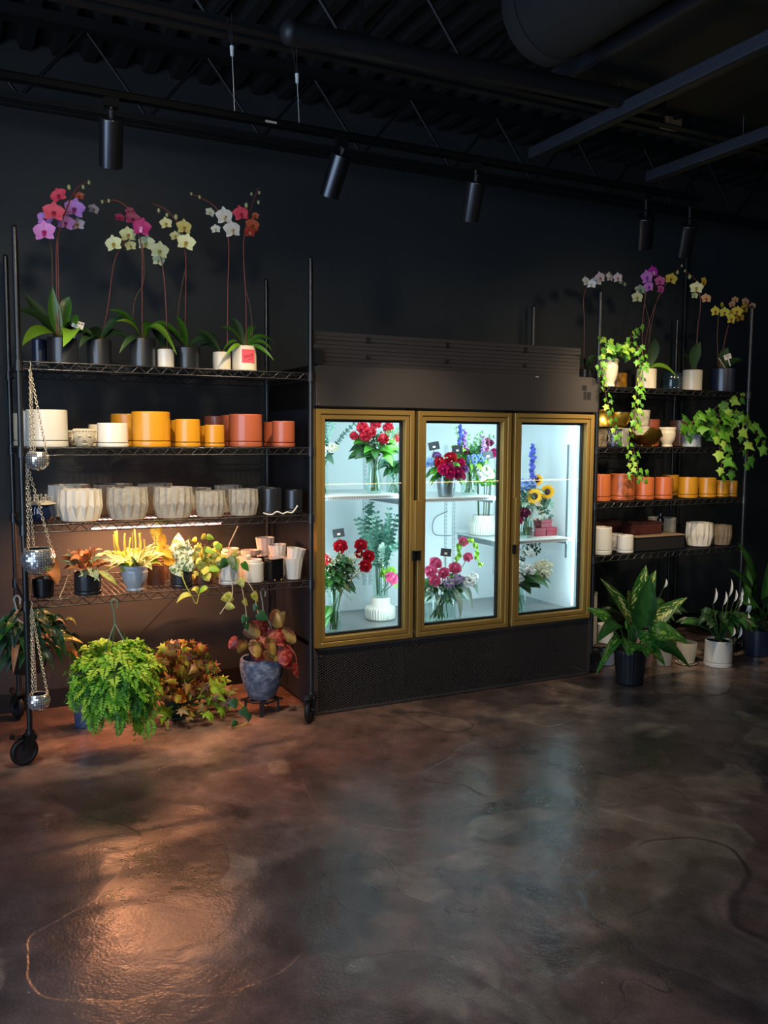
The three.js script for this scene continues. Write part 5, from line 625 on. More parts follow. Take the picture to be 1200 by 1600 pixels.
// ---------------------------------------------------------------- mirror ball planters
const mirror = std(0xf2f4f6, 0.2, { metalness: 0.8, flatShading: true }), chainM = std(0xd8cab0, 0.35, { metalness: 0.7 });
const linkG = new THREE.TorusGeometry(0.0052, 0.0016, 4, 8).scale(1, 1.45, 1);
function chain(t, a, b) { const A = V(...a), B = V(...b), n = Math.round(A.distanceTo(B) / 0.0125), d = B.clone().sub(A).normalize(), q = new THREE.Quaternion().setFromUnitVectors(V(0, 1, 0), d), L = []; for (let i = 0; i < n; i++) L.push(linkG.clone().rotateY(i % 2 ? Math.PI / 2 : 0.2).applyQuaternion(q).translate(...A.clone().lerp(B, (i + 0.5) / n).toArray())); part('chain', L, chainM, t); }
function discoPlanter(label, x, y, z, r, top) {
  const t = thing('mirror_ball_planter', label, 'planter', [x, y, z]), tiles = [], rows = Math.round(r * Math.PI / 0.0105), y1 = 0.62;
  for (let j = 0; j < rows; j++) { const th = (j + 0.5) / rows * Math.PI, cy = Math.cos(th); if (cy > y1) continue; const n = Math.max(4, Math.round(2 * Math.PI * r * Math.sin(th) / 0.0105)); for (let i = 0; i < n; i++) { const ph = i / n * Math.PI * 2, g = new THREE.PlaneGeometry(2 * Math.PI * r * Math.sin(th) / n * 0.84, Math.PI * r / rows * 0.84).rotateX(rr(-0.2, 0.2)).rotateY(rr(-0.2, 0.2)).translate(0, 0, r).rotateX(-(Math.PI / 2 - th)).rotateY(ph); tiles.push(g); } }
  const m = part('mirror_tiles', tiles, mirror, t); m.userData.kind = 'stuff';
  part('ball_shell', new THREE.SphereGeometry(r - 0.002, 28, 18, 0, Math.PI * 2, Math.acos(y1), Math.PI - Math.acos(y1)), std(0x3a3d40, 0.6), t);
  const rr0 = r * Math.sqrt(1 - y1 * y1) * 0.98, yy = r * y1, T = rel(t, top); part('rim', new THREE.TorusGeometry(rr0, 0.002, 6, 32).rotateX(Math.PI / 2).translate(0, yy, 0), chainM, t);
  for (let i = 0; i < 3; i++) { const a = i * 2.094 + 0.3; chain(t, [T[0], T[1] - 0.03, T[2]], [Math.cos(a) * rr0, yy, Math.sin(a) * rr0]); }
  part('hook', tube([[T[0], T[1] - 0.03, T[2]], [T[0] + 0.004, T[1] - 0.005, T[2]], [T[0], T[1] + 0.006, T[2] - 0.004], [T[0], T[1] - 0.004, T[2] - 0.012]], 0.0018, 14, 5), chainM, t);
}
discoPlanter('small mirror ball planter hanging beside the large white pot', -1.275, 1.345, 0.062, 0.048, [-1.29, 1.756, 0.008]);
discoPlanter('largest mirror ball planter hanging at the level of the bottom shelf', -1.286, 0.922, 0.092, 0.070, [-1.315, 1.357, 0.028]);
discoPlanter('lowest mirror ball planter hanging near the caster', -1.298, 0.297, 0.062, 0.047, [-1.313, 0.722, 0.008]);

// ---------------------------------------------------------------- ivies on the right rack
function ivyPlant(label, x, y, z, r, h, mat, urn, strands, size, bush) {
  const t = plantPot('potted_ivy', label, 'ivy', x, y, z, r, h, mat, { urn });
  for (const s of strands) { const pts = s.map(p => rel(t, p)); const c = new THREE.CatmullRomCurve3(pts.map(p => V(...p))), L = c.getLength(), n = Math.max(2, Math.round(L / (size * 0.62))); part('trailing_stem', new THREE.TubeGeometry(c, 24, 0.0022, 5), M.stemBrown, t);
    for (let i = 1; i <= n; i++) { const p = c.getPointAt(i / n), k = i % 2 ? 1 : -1; placed(t, IVY, pick([M.ivy, M.ivy, M.ivyDark, M.ivyPale]), [p.x + k * rr(0.003, 0.02), p.y + rr(-0.005, 0.012), p.z + rr(0.0, 0.02)], size * rr(0.65, 1.1), [rr(-0.5, 0.25), rr(-0.55, 0.45), k * rr(0.1, 0.9)]); } }
  for (let i = 0; i < bush[0]; i++) { const a = rr(0, 6.28), q = Math.sqrt(rnd()); placed(t, IVY, pick([M.ivy, M.ivyDark, M.ivyPale, M.ivy]), [Math.cos(a) * q * bush[1] + bush[4], h + bush[2] + rr(-0.5, 0.5) * bush[3] * (1 - 0.5 * q), Math.sin(a) * q * bush[1] * 0.7 + 0.07], size * rr(0.7, 1.15), [rr(-0.9, 0.1), rr(-0.6, 0.5), rr(-1.4, 1.4)]); }
}
ivyPlant('trailing ivy in a cream footed urn at the cooler corner', 1.99, T1, -0.09, 0.056, 0.173, M.cream, true, [[[1.97, 1.96, -0.06], [1.86, 2.0, 0.04], [1.79, 1.93, 0.06], [1.80, 1.82, 0.06]], [[1.95, 1.95, -0.06], [1.84, 1.98, 0.05], [1.81, 1.86, 0.06], [1.83, 1.73, 0.06], [1.88, 1.62, 0.05], [1.92, 1.51, 0.05], [1.96, 1.43, 0.05]], [[2.0, 1.96, -0.06], [2.08, 2.03, 0.03], [2.11, 1.85, 0.04], [2.09, 1.70, 0.04], [2.08, 1.54, 0.04], [2.04, 1.39, 0.04], [2.06, 1.26, 0.04], [2.04, 1.22, 0.04]], [[2.02, 1.96, -0.05], [2.13, 2.0, 0.02], [2.15, 1.9, 0.03], [2.13, 1.75, 0.03], [2.12, 1.6, 0.03], [2.11, 1.5, 0.04]], [[2.08, 1.39, 0.04], [2.12, 1.29, 0.04], [2.12, 1.19, 0.05], [2.17, 1.2, 0.05], [2.2, 1.25, 0.05]], [[2.0, 1.97, -0.05], [2.05, 2.04, 0.0], [2.1, 2.1, 0.0], [2.15, 2.13, 0.0]], [[1.98, 1.97, -0.06], [1.88, 2.04, 0.0], [1.82, 2.04, 0.02]]], 0.042, [64, 0.12, 0.045, 0.1, 0.0]);
ivyPlant('large leaved ivy spilling from a grey pot at the right end', 2.77, T2, -0.15, 0.062, 0.10, M.urnGlaze, false, [[[2.77, 1.53, -0.1], [2.66, 1.60, 0.0], [2.58, 1.55, 0.03], [2.54, 1.46, 0.03]], [[2.77, 1.55, -0.08], [2.78, 1.50, 0.05], [2.80, 1.39, 0.06], [2.83, 1.21, 0.06]], [[2.78, 1.55, -0.08], [2.92, 1.56, 0.05], [3.02, 1.43, 0.06], [3.08, 1.27, 0.06]], [[2.78, 1.56, -0.1], [2.95, 1.62, 0.04], [3.1, 1.52, 0.06], [3.27, 1.36, 0.06]], [[2.78, 1.56, -0.1], [2.86, 1.66, -0.03], [2.96, 1.71, -0.02], [3.12, 1.74, -0.02]], [[2.76, 1.55, -0.06], [2.82, 1.48, 0.06], [2.88, 1.36, 0.06], [2.92, 1.24, 0.06]], [[2.8, 1.55, -0.1], [2.9, 1.63, 0.0], [3.05, 1.62, 0.0], [3.16, 1.55, 0.0]]], 0.082, [42, 0.20, 0.06, 0.22, 0.09]);

// ---------------------------------------------------------------- floor plants on the right
{ const t = thing('potted_dieffenbachia', 'broad variegated green plant in a black nursery pot by the cooler', 'plant', [1.95, 0, 0.20]);
  part('pot', ribbed([[0.001, 0.004], [0.075, 0], [0.078, 0.01], [0.094, 0.18], [0.1, 0.182], [0.101, 0.205], [0.094, 0.207], [0.09, 0.18], [0.072, 0.012], [0.001, 0.012]], 28, 0.025, 112), M.plasticBlack, t); soilTop(t, 0.095, 0.19);
  const L = [[[-0.1, 0.45, 0.1], [-0.30, 0.66, 0.06], 0.12], [[-0.06, 0.5, 0.02], [-0.13, 0.58, 0.1], 0.13], [[-0.02, 0.45, 0.12], [0.02, 0.66, 0.12], 0.15], [[0.05, 0.5, 0.0], [0.1, 0.70, 0.0], 0.13], [[0.1, 0.5, -0.02], [0.2, 0.66, -0.02], 0.11], [[0.12, 0.42, 0.08], [0.36, 0.50, 0.08], 0.1], [[-0.2, 0.46, 0.1], [-0.40, 0.32, 0.16], 0.09], [[-0.22, 0.38, 0.14], [-0.45, 0.16, 0.22], 0.06], [[-0.14, 0.34, 0.15], [-0.22, 0.24, 0.22], 0.13], [[0.06, 0.38, 0.16], [0.24, 0.26, 0.22], 0.14], [[0.12, 0.3, 0.14], [0.3, 0.10, 0.18], 0.12], [[-0.06, 0.3, 0.16], [-0.1, 0.22, 0.24], 0.1], [[0.1, 0.36, -0.1], [0.3, 0.38, -0.12], 0.12], [[-0.12, 0.4, -0.05], [-0.28, 0.46, -0.08], 0.1], [[0.0, 0.42, 0.02], [0.06, 0.44, 0.14], 0.11], [[0.14, 0.32, 0.06], [0.32, 0.24, 0.08], 0.1], [[0.02, 0.32, 0.12], [-0.03, 0.34, 0.2], 0.1], [[0.02, 0.28, 0.14], [0.08, 0.14, 0.2], 0.09]];
  L.forEach(([p1, p2, w], i) => { const b = [p1[0] * 0.25, 0.2, p1[2] * 0.25], s = [p1[0] * 0.75, p1[1] * 0.78, p1[2] * 0.75]; stem(t, [b, [(b[0] + s[0]) * 0.45, (b[1] + s[1]) / 2, (b[2] + s[2]) * 0.45], s], 0.005, M.leafGreen, 'leaf_stalk'); leaf(t, i < 6 && i !== 2 ? ML.dieff : i % 4 === 2 ? ML.plain : ML.dieff2, s, p1, p2, w, { shape: 'broad', n: 10, fold: 0.2, wave: 0.08 }); }); }
function peaceLily(name, label, x, z, r, h, mat, n, R, H, mats, spathes, o = {}) {
  const t = plantPot(name, label, 'plant', x, 0, z, r, h, mat, o);
  for (let i = 0; i < n; i++) { const a = rr(0, 6.28), q = rr(0.35, 1) * R, up = H * (1.05 - 0.55 * (q / R)) * rr(0.7, 1.05), c = Math.cos(a), s = Math.sin(a), k = [c * q * 0.45, h + up * 0.72, s * q * 0.45]; stem(t, [[c * 0.01, h - 0.01, s * 0.01], [c * q * 0.2, h + up * 0.4, s * q * 0.2], k], 0.0025, M.leafDark, 'leaf_stalk'); leaf(t, pick(mats), k, [c * q * 0.75, h + up * 1.1, s * q * 0.75], [c * q, h + up * rr(0.45, 0.85), s * q], rr(0.05, 0.07), { shape: 'lance', n: 7, fold: 0.3 }); }
  for (const [sx, sy, sz, l] of spathes) { stem(t, [[0, h, 0], [sx * 0.6, sy * 0.7, sz * 0.6], [sx, sy, sz]], 0.002, M.stemGreen, 'flower_stalk'); leaf(t, M.white, [sx, sy, sz], [sx + 0.012, sy + l * 0.5, sz + 0.02], [sx + 0.018, sy + l, sz], 0.018, { shape: 'lance', fold: 0.6, n: 6, name: 'spathe' }); }
}
peaceLily('potted_peace_lily', 'peace lily with white spathes in a white cylinder pot', 2.755, 0.134, 0.087, 0.168, M.white, 44, 0.27, 0.26, [ML.plain, ML.plainDark, ML.plainDark], [[-0.13, 0.42, 0.06, 0.1], [-0.03, 0.4, 0.05, 0.09], [0.05, 0.44, 0.02, 0.12], [0.12, 0.40, 0.0, 0.08], [0.17, 0.36, 0.0, 0.1], [0.2, 0.33, 0.03, 0.1], [0.25, 0.30, 0.0, 0.12], [0.22, 0.4, -0.04, 0.08], [0.17, 0.28, 0.06, 0.05], [-0.05, 0.22, 0.14, 0.06], [0.02, 0.2, 0.13, 0.08]], { saucer: true });
peaceLily('potted_leafy_plant', 'dark leafy plant in a grey pot behind the nursery pot', 2.50, -0.30, 0.08, 0.18, M.concrete, 34, 0.32, 0.28, [ML.plainDark, ML.plainDark, ML.plain], [[0.1, 0.46, 0.1, 0.06]], {});
{ const t = plantPot('potted_leafy_plant', 'tall broad leaved green plant in a dark pot at the right edge', 'plant', 3.22, 0, 0.05, 0.105, 0.18, M.navy, { taper: 0.85 });
  for (const [p1, p2, w] of [[[-0.1, 0.6, 0.02], [-0.28, 0.78, 0.04], 0.11], [[-0.12, 0.5, 0.05], [-0.40, 0.62, 0.08], 0.1], [[0.02, 0.5, 0.05], [0.06, 0.76, 0.06], 0.1], [[-0.1, 0.4, 0.1], [-0.34, 0.40, 0.14], 0.11], [[0.0, 0.45, 0.12], [-0.05, 0.36, 0.22], 0.13], [[0.1, 0.45, 0.05], [0.28, 0.5, 0.1], 0.12], [[-0.08, 0.45, -0.02], [-0.14, 0.56, 0.08], 0.13], [[0.08, 0.42, 0.12], [0.16, 0.3, 0.22], 0.12], [[-0.1, 0.35, 0.1], [-0.3, 0.24, 0.12], 0.1], [[0.0, 0.4, -0.1], [0.1, 0.6, -0.2], 0.1]]) { const b = [p1[0] * 0.2, 0.17, p1[2] * 0.2], s = [p1[0] * 0.6, p1[1] * 0.7, p1[2] * 0.6]; stem(t, [b, [(b[0] + s[0]) / 2, (b[1] + s[1]) / 2, (b[2] + s[2]) / 2], s], 0.004, M.leafDark, 'leaf_stalk'); leaf(t, pick([ML.plain, ML.plainDark]), s, p1, p2, w, { shape: 'broad', n: 9, fold: 0.22, wave: 0.08 }); } }

// ---------------------------------------------------------------- cut flowers in the cooler
const roseG = (() => { const a = [new THREE.SphereGeometry(0.22, 10, 8).translate(0, 0, 0.3)]; [[3, 0.28, 0.8], [4, 0.48, 0.7], [5, 0.72, 0.5], [6, 1.0, 0.12]].forEach(([n, q, top], k) => { for (let i = 0; i < n; i++) a.push(leafG([0, 0, -0.45], [0, q * 1.15, -0.25], [0, q * 0.95, top], 0.95 * q + 0.35, { n: 5, fold: -0.25, shape: 'broad', side: [1, 0, 0] }).rotateZ((i + k * 0.37) / n * Math.PI * 2)); }); return merge(a); })();
const carnG = (() => { const s = seed; seed = 99; const a = [new THREE.SphereGeometry(0.55, 10, 8)]; for (let i = 0; i < 60; i++) { const th = Math.acos(1 - 1.5 * rnd()), ph = rr(0, 6.28); a.push(leafG([0, 0, 0.35], [rr(-0.15, 0.15), rr(-0.1, 0.1), 0.75], [rr(-0.2, 0.2), rr(-0.2, 0.2), 1.0], 0.5, { n: 3, fold: 0.5, shape: 'heart', wave: 0.7, side: [1, 0, 0] }).rotateZ(rr(0, 6.28)).rotateX(th).rotateZ(ph)); } seed = s; return merge(a); })();
const blobG = (() => { const s = seed; seed = 55; const a = []; for (let i = 0; i < 46; i++) { const v = V(rr(-1, 1), rr(-1, 1), rr(-1, 1)).normalize().multiplyScalar(rr(0.6, 1)); a.push(new THREE.SphereGeometry(rr(0.16, 0.26), 6, 4).translate(v.x, v.y * 0.85, v.z)); } seed = s; return merge(a); })();
const sunPetals = (() => { const a = []; for (let i = 0; i < 22; i++) a.push(leafG([0, 0.35, 0], [0, 0.7, 0.12], [0, 1.0 + (i % 3) * 0.05, 0.02], 0.26, { n: 4, shape: 'lance', side: [1, 0, 0] }).rotateZ(i / 22 * 6.283)); return merge(a); })();
const FM = { red: std(0xc41a30, 0.5), red2: std(0xd84a52, 0.5), pink: std(0xe6709c, 0.5), hot: std(0xd02070, 0.5), mag: std(0xa81c5c, 0.5), lilac: std(0xa878c0, 0.5), blue: std(0x6f8fc8, 0.55), delph: std(0x4a56b4, 0.5), white: std(0xf0f0ea, 0.55), cream: std(0xe6e2c2, 0.6), plum: std(0x7a2a4c, 0.5), yellow: std(0xf0b800, 0.5), disc: std(0x3a2412, 0.8), lav: std(0xa890b4, 0.6) };
const vaseShapes = { flare: h => [[0.6, 0], [0.8, 0.03], [0.92, 0.25], [0.7, 0.62], [0.72, 0.8], [1, 1]], gather: h => [[0.75, 0], [0.95, 0.12], [1, 0.4], [0.78, 0.8], [0.9, 1]], straight: h => [[0.96, 0], [1, 0.03], [1, 1]], pail: h => [[0.72, 0], [0.75, 0.02], [1, 1]], hour: h => [[0.8, 0], [1, 0.1], [0.98, 0.3], [0.66, 0.66], [0.8, 1]] };
function vase(t, r, h, kind, mat) { const p = vaseShapes[kind](h).map(([a, b]) => [a * r, b * h]); part('vase', lathe([[0.001, 0.001], ...p, ...p.slice().reverse().map(([a, b]) => [Math.max(0.001, a - 0.003), Math.max(0.005, b)]), [0.001, 0.005]], 32), mat, t); }
function face(m, tilt = 0.35, yaw = -0.35) { m.rotation.set(-tilt + rr(-0.3, 0.3), yaw + rr(-0.4, 0.4), rr(-0.5, 0.5)); }
function flower(t, kind, p, r, m) {
  if (kind === 'sunflower') { const g = sub('sunflower', t); g.position.set(...p); g.scale.setScalar(r); face(g, 0.05, -0.45); part('petals', sunPetals, m, g); part('seed_disc', new THREE.SphereGeometry(0.42, 14, 10).scale(1, 1, 0.4).translate(0, 0, 0.05), FM.disc, g); return; }
  const G = { rose: roseG, carnation: carnG, blossom: blobG }[kind], f = part(kind, G, m, t); f.position.set(...p); f.scale.setScalar(r); face(f, kind === 'rose' ? 0.5 : 0.4);
}
function sprigG(pts, w, n, l) { const c = new THREE.CatmullRomCurve3(pts.map(p => V(...p))), a = [new THREE.TubeGeometry(c, 10, 0.0018, 4)]; for (let i = 1; i <= n; i++) { const p = c.getPointAt(i / n), T = c.getTangentAt(i / n); for (const s of [-1, 1]) { const d = V(T.y, -T.x, rr(-0.5, 0.5)).normalize().multiplyScalar(s * l).addScaledVector(T, l * 0.4); a.push(leafG(p.toArray(), p.clone().addScaledVector(d, 0.5).add(V(0, 0, l * 0.2)).toArray(), p.clone().add(d).toArray(), w, { n: 3, shape: 'broad' })); } } return merge(a); }
const sprig = (t, pts, m, w = 0.014, n = 10, l = 0.02, name = 'sprig') => part(name, sprigG(pts, w, n, l), m, t);
function filler(t, n, c, R, m, name = 'filler_blossoms', s = 0.004) { const a = []; for (let i = 0; i < n; i++) { const v = V(rr(-1, 1), rr(-1, 1), rr(-1, 1)).normalize().multiplyScalar(Math.cbrt(rnd())); a.push(new THREE.SphereGeometry(s * rr(0.7, 1.4), 5, 4).translate(c[0] + v.x * R[0], c[1] + v.y * R[1], c[2] + v.z * R[2])); } part(name, a, m, t).userData.kind = 'stuff'; }
function bouquet(label, [x, y, z], vs, flowers, o = {}) {
  const t = thing('flower_arrangement', label, 'flowers', [x, y, z]), [r, h, kind, mat] = vs; vase(t, r, h, kind, mat || M.clearGlass);
  for (const [k, fx, fy, fz, fr, m] of flowers) { const p = rel(t, [fx, fy, fz]); flower(t, k, p, fr, FM[m]); const a = rr(0, 6.28), b = rr(0.2, 0.6) * r; part('stem', tube([[Math.cos(a) * b, 0.015, Math.sin(a) * b], [p[0] * 0.25, h, p[2] * 0.25], [p[0], p[1] - fr * 0.4, p[2] - fr * 0.3]], 0.0024, 8, 5), M.stemGreen, t); }
  for (let i = 0; i < (o.stems || 0); i++) { const a = rr(0, 6.28), b = rr(0.1, 0.7) * r; part('stem', rod([Math.cos(a) * b, 0.012, Math.sin(a) * b], [-Math.cos(a) * b * 0.5, h * 1.05, -Math.sin(a) * b * 0.5], 0.0024, 5), pick([M.stemGreen, M.leafDark, M.leafGreen]), t); }
  const [gx, gy, gz] = o.spread || [0.1, 0.08, 0.08], cy = o.cy ?? h + 0.05;
  for (let i = 0; i < (o.leaves || 0); i++) { const a = rr(0, 6.28), c = Math.cos(a), s = Math.sin(a), e = rr(-0.6, 0.9), L = o.len || 0.06; leaf(t, pick(o.greens || [M.leafGreen, M.leafDark, M.brightLeaf]), [c * gx * 0.35, cy + e * gy * 0.5, s * gz * 0.35], [c * gx * 0.7, cy + e * gy + 0.02, s * gz * 0.7], [c * (gx * 0.7 + L), cy + e * gy - rr(0, 0.05), s * (gz * 0.7 + L * 0.7)], (o.wid || 0.03) * rr(0.9, 1.5), { n: 5, shape: 'broad', fold: 0.25 }); }
  return t;
}
const cards = (t, list) => { for (const [x, y, z, rz] of list) { const c = part('price_card', [box(0.062, 0.045, 0.0015, 0, 0, 0)], std(0x34393e, 0.6), t); c.position.set(...rel(t, [x, y, z])); c.rotation.set(-0.1, -0.35, rz); part('white_label', box(0.016, 0.011, 0.001, 0, -0.006, 0.0015), M.card, c); part('card_pick', box(0.003, 0.12, 0.002, 0, -0.07, -0.003), M.stemGreen, t).position.copy(c.position); } };
const SA = 1.136, SB = 1.109, SC = 0.841, SF = FLOOR_IN + 0.001;
{ let t = bouquet('glass vase of tall eucalyptus and white blooms at the cooler left edge', [0.165, SA, -0.24], [0.034, 0.165, 'hour'], [['blossom', 0.135, 1.385, -0.17, 0.028, 'white'], ['blossom', 0.205, 1.39, -0.2, 0.03, 'cream']], { leaves: 10, stems: 5, len: 0.03, spread: [0.04, 0.05, 0.05], greens: [M.eucaPale, M.euca, M.leafDark], wid: 0.035 });
  for (let i = 0; i < 9; i++) sprig(t, [[0, 0.16, 0], [rr(-0.03, 0.03), 0.26, rr(-0.02, 0.04)], [rr(-0.04, 0.06), rr(0.36, 0.41), rr(-0.02, 0.05)]], pick([M.euca, M.eucaDark]), 0.012, 12, 0.02); for (let i = 0; i < 3; i++) sprig(t, [[0.03, 0.2, 0.0], [0.1, 0.3, 0.0], [0.16 + i * 0.02, 0.36 + i * 0.02, 0]], M.eucaDark, 0.01, 9, 0.016);
  t = bouquet('red carnations with bright leaves in a clear glass vase', [0.488, SA, -0.28], [0.05, 0.19, 'hour'], [['carnation', 0.392, 1.50, -0.230, 0.036, 'red'], ['carnation', 0.498, 1.525, -0.280, 0.036, 'red'], ['carnation', 0.575, 1.50, -0.280, 0.034, 'red'], ['carnation', 0.407, 1.458, -0.220, 0.038, 'red'], ['carnation', 0.505, 1.438, -0.200, 0.034, 'red'], ['carnation', 0.352, 1.455, -0.250, 0.026, 'red'], ['carnation', 0.638, 1.445, -0.280, 0.03, 'red2'], ['carnation', 0.45, 1.475, -0.24, 0.032, 'red']], { leaves: 26, stems: 9, spread: [0.1, 0.07, 0.08], len: 0.08, wid: 0.05, cy: 0.25 });
  leaf(t, M.leafDark, [-0.03, 0.21, 0.04], [-0.08, 0.24, 0.06], [-0.15, 0.19, 0.07], 0.075, { shape: 'broad' }); leaf(t, M.brightLeaf, [0.02, 0.2, 0.06], [0.04, 0.23, 0.09], [0.07, 0.15, 0.09], 0.06, { shape: 'broad' }); leaf(t, M.brightLeaf, [0.03, 0.22, 0.05], [0.08, 0.27, 0.07], [0.13, 0.24, 0.07], 0.05, { shape: 'broad' }); filler(t, 60, [0.03, 0.28, 0.02], [0.1, 0.05, 0.06], FM.white);
  for (let i = 0; i < 10; i++) sprig(t, [[0, 0.2, 0], [rr(-0.08, 0.1), 0.29, rr(-0.02, 0.06)], [rr(-0.12, 0.14), rr(0.3, 0.36), rr(-0.02, 0.06)]], pick([M.leafDark, M.leafGreen]), 0.014, 8, 0.02);
  t = bouquet('pink rose with ferny greens in a ribbed glass vase behind the carnations', [0.70, SB, -0.45], [0.045, 0.12, 'straight'], [['rose', 0.767, 1.333, -0.450, 0.03, 'pink']], { leaves: 16, stems: 8, spread: [0.09, 0.06, 0.06], greens: [M.leafDark, M.leafGreen, M.euca], cy: 0.17 });
  for (let i = 0; i < 14; i++) part('frond', frondG([0, 0.12, 0], [rr(-0.08, 0.06), 0.2, 0.03], [rr(-0.13, 0.07), rr(0.1, 0.2), 0.06], 0.03, 14), pick([M.leafDark, M.leafGreen]), t);
  t = bouquet('eucalyptus bunch in a glass cylinder on a white ribbed pedestal vase', [0.602, SF, -0.42], [0.001, 0.002, 'straight'], []);
  part('ribbed_pedestal', ribbed([[0.001, 0], [0.08, 0], [0.088, 0.012], [0.09, 0.06], [0.084, 0.075], [0.06, 0.088], [0.058, 0.13], [0.052, 0.13], [0.001, 0.125]], 34, 0.045, 204), M.white, t); part('glass_cylinder', lathe([[0.001, 0.132], [0.045, 0.132], [0.055, 0.33], [0.052, 0.33], [0.042, 0.138], [0.001, 0.138]], 28), M.clearGlass, t);
  for (let i = 0; i < 9; i++) { const a = rr(0, 6.28); part('stem', rod([Math.cos(a) * 0.025, 0.14, Math.sin(a) * 0.025], [Math.cos(a) * 0.04, 0.34, Math.sin(a) * 0.04], 0.0025, 5), pick([M.stemGreen, M.leafDark]), t); }
  for (let i = 0; i < 52; i++) { const a = rr(0, 6.28), R = rr(0.02, 0.15), x = Math.cos(a) * R, z = Math.sin(a) * R * 0.7; sprig(t, [[x * 0.15, 0.3, z * 0.15], [x * 0.6, 0.42, z * 0.6], [x, rr(0.42, 0.66), z]], pick([M.euca, M.euca, M.eucaDark, M.eucaPale]), 0.021, 11, 0.024); }
  for (let i = 0; i < 4; i++) sprig(t, [[-0.02, 0.4, 0], [-0.07, 0.6, 0.02], [-0.11 + i * 0.015, 0.65 + i * 0.01, 0.02]], M.eucaDark, 0.014, 12, 0.018); for (let i = 0; i < 8; i++) sprig(t, [[0.0, 0.24, 0.03], [rr(-0.02, 0.06), 0.3, 0.07], [rr(-0.03, 0.08), rr(0.2, 0.3), 0.09]], M.bell, 0.02, 6, 0.02);
  flower(t, 'rose', rel(t, [0.602, 0.655, -0.270]), 0.038, FM.pink); flower(t, 'rose', rel(t, [0.694, 0.65, -0.320]), 0.03, FM.pink); part('stem', tube([rel(t, [0.60, 0.55, -0.40]), rel(t, [0.602, 0.645, -0.29])], 0.0025, 6, 5), M.stemGreen, t); part('stem', tube([rel(t, [0.62, 0.55, -0.41]), rel(t, [0.69, 0.64, -0.33])], 0.0025, 6, 5), M.stemGreen, t);
  t = bouquet('red roses with white filler in a flared glass vase, lower left', [0.22, SF, -0.22], [0.045, 0.225, 'hour'], [['rose', 0.237, 0.867, -0.170, 0.037, 'red'], ['rose', 0.372, 0.864, -0.200, 0.034, 'red'], ['rose', 0.409, 0.801, -0.180, 0.034, 'red'], ['rose', 0.371, 0.757, -0.140, 0.034, 'red'], ['rose', 0.361, 0.815, -0.200, 0.024, 'red'], ['rose', 0.155, 0.80, -0.180, 0.03, 'red2']], { leaves: 80, stems: 8, spread: [0.09, 0.11, 0.1], len: 0.06, wid: 0.035, cy: 0.31, greens: [M.leafDark, M.leafGreen, M.leafGreen, M.leafDark] });
  filler(t, 200, [0.03, 0.36, 0.04], [0.16, 0.1, 0.07], FM.cream); for (let i = 0; i < 12; i++) part('frond', frondG([0, 0.22, 0], [rr(-0.1, 0.12), 0.34, 0.04], [rr(-0.14, 0.18), rr(0.16, 0.36), 0.07], 0.022, 12), pick([M.leafDark, M.leafGreen]), t); cards(t, [[0.235, 0.935, -0.19, 0.1]]);
  for (let i = 0; i < 6; i++) leaf(t, M.leafGreen, [-0.03, 0.15, 0.03], [-0.06, 0.13, 0.05], [rr(-0.09, -0.02), rr(0.02, 0.1), 0.05], 0.05, { shape: 'broad' });
  // second door
  t = bouquet('magenta roses and mixed blooms in a zinc pail on the middle shelf', [0.93, SB, -0.24], [0.058, 0.12, 'pail', std(0x8d959a, 0.35, { metalness: 0.8 })], [['rose', 0.934, 1.334, -0.200, 0.036, 'red'], ['rose', 0.861, 1.309, -0.190, 0.034, 'red'], ['rose', 0.857, 1.345, -0.220, 0.028, 'lilac'], ['rose', 0.907, 1.252, -0.160, 0.036, 'hot'], ['rose', 0.855, 1.271, -0.150, 0.03, 'hot'], ['rose', 0.955, 1.25, -0.150, 0.036, 'mag'], ['rose', 0.999, 1.304, -0.200, 0.028, 'hot'], ['rose', 1.05, 1.27, -0.23, 0.024, 'lilac'], ['rose', 0.905, 1.29, -0.17, 0.032, 'mag'], ['blossom', 0.80, 1.31, -0.2, 0.03, 'blue'], ['blossom', 0.985, 1.23, -0.15, 0.026, 'mag']], { leaves: 34, spread: [0.12, 0.07, 0.07], len: 0.05, wid: 0.03, cy: 0.14, greens: [M.leafGreen, M.brightLeaf, M.leafDark] });
  cards(t, [[0.83, 1.40, -0.21, 0.15], [0.985, 1.38, -0.21, 0.05]]); filler(t, 50, [-0.06, 0.2, 0.02], [0.1, 0.05, 0.05], M.eucaPale);
  t = bouquet('tall blue and white garden bouquet at the right of the middle shelf', [1.15, SB, -0.34], [0.05, 0.13, 'gather'], [['blossom', 1.13, 1.32, -0.27, 0.035, 'blue'], ['blossom', 1.19, 1.33, -0.27, 0.03, 'blue'], ['blossom', 1.22, 1.24, -0.26, 0.05, 'white'], ['rose', 1.28, 1.42, -0.32, 0.024, 'plum'], ['rose', 1.30, 1.36, -0.3, 0.026, 'mag'], ['blossom', 1.10, 1.37, -0.3, 0.024, 'plum']], { leaves: 36, stems: 8, spread: [0.12, 0.1, 0.08], len: 0.05, wid: 0.03, cy: 0.2, greens: [M.leafGreen, M.brightLeaf, M.bell, M.leafDark] });
  for (const [x, y, m] of [[1.06, 1.52, 'delph'], [1.22, 1.46, 'lilac'], [1.09, 1.49, 'lilac'], [1.25, 1.44, 'plum']]) { const p = rel(t, [x, y, -0.3]), a = []; for (let i = 0; i < 24; i++) a.push(new THREE.SphereGeometry(rr(0.006, 0.011), 6, 4).translate(p[0] + rr(-0.011, 0.011), p[1] - i * 0.005, p[2] + rr(-0.011, 0.011))); part('flower_spire', a, FM[m], t); part('stem', rod([0, 0.12, 0], [p[0], p[1] - 0.1, p[2]], 0.002, 5), M.stemGreen, t); }
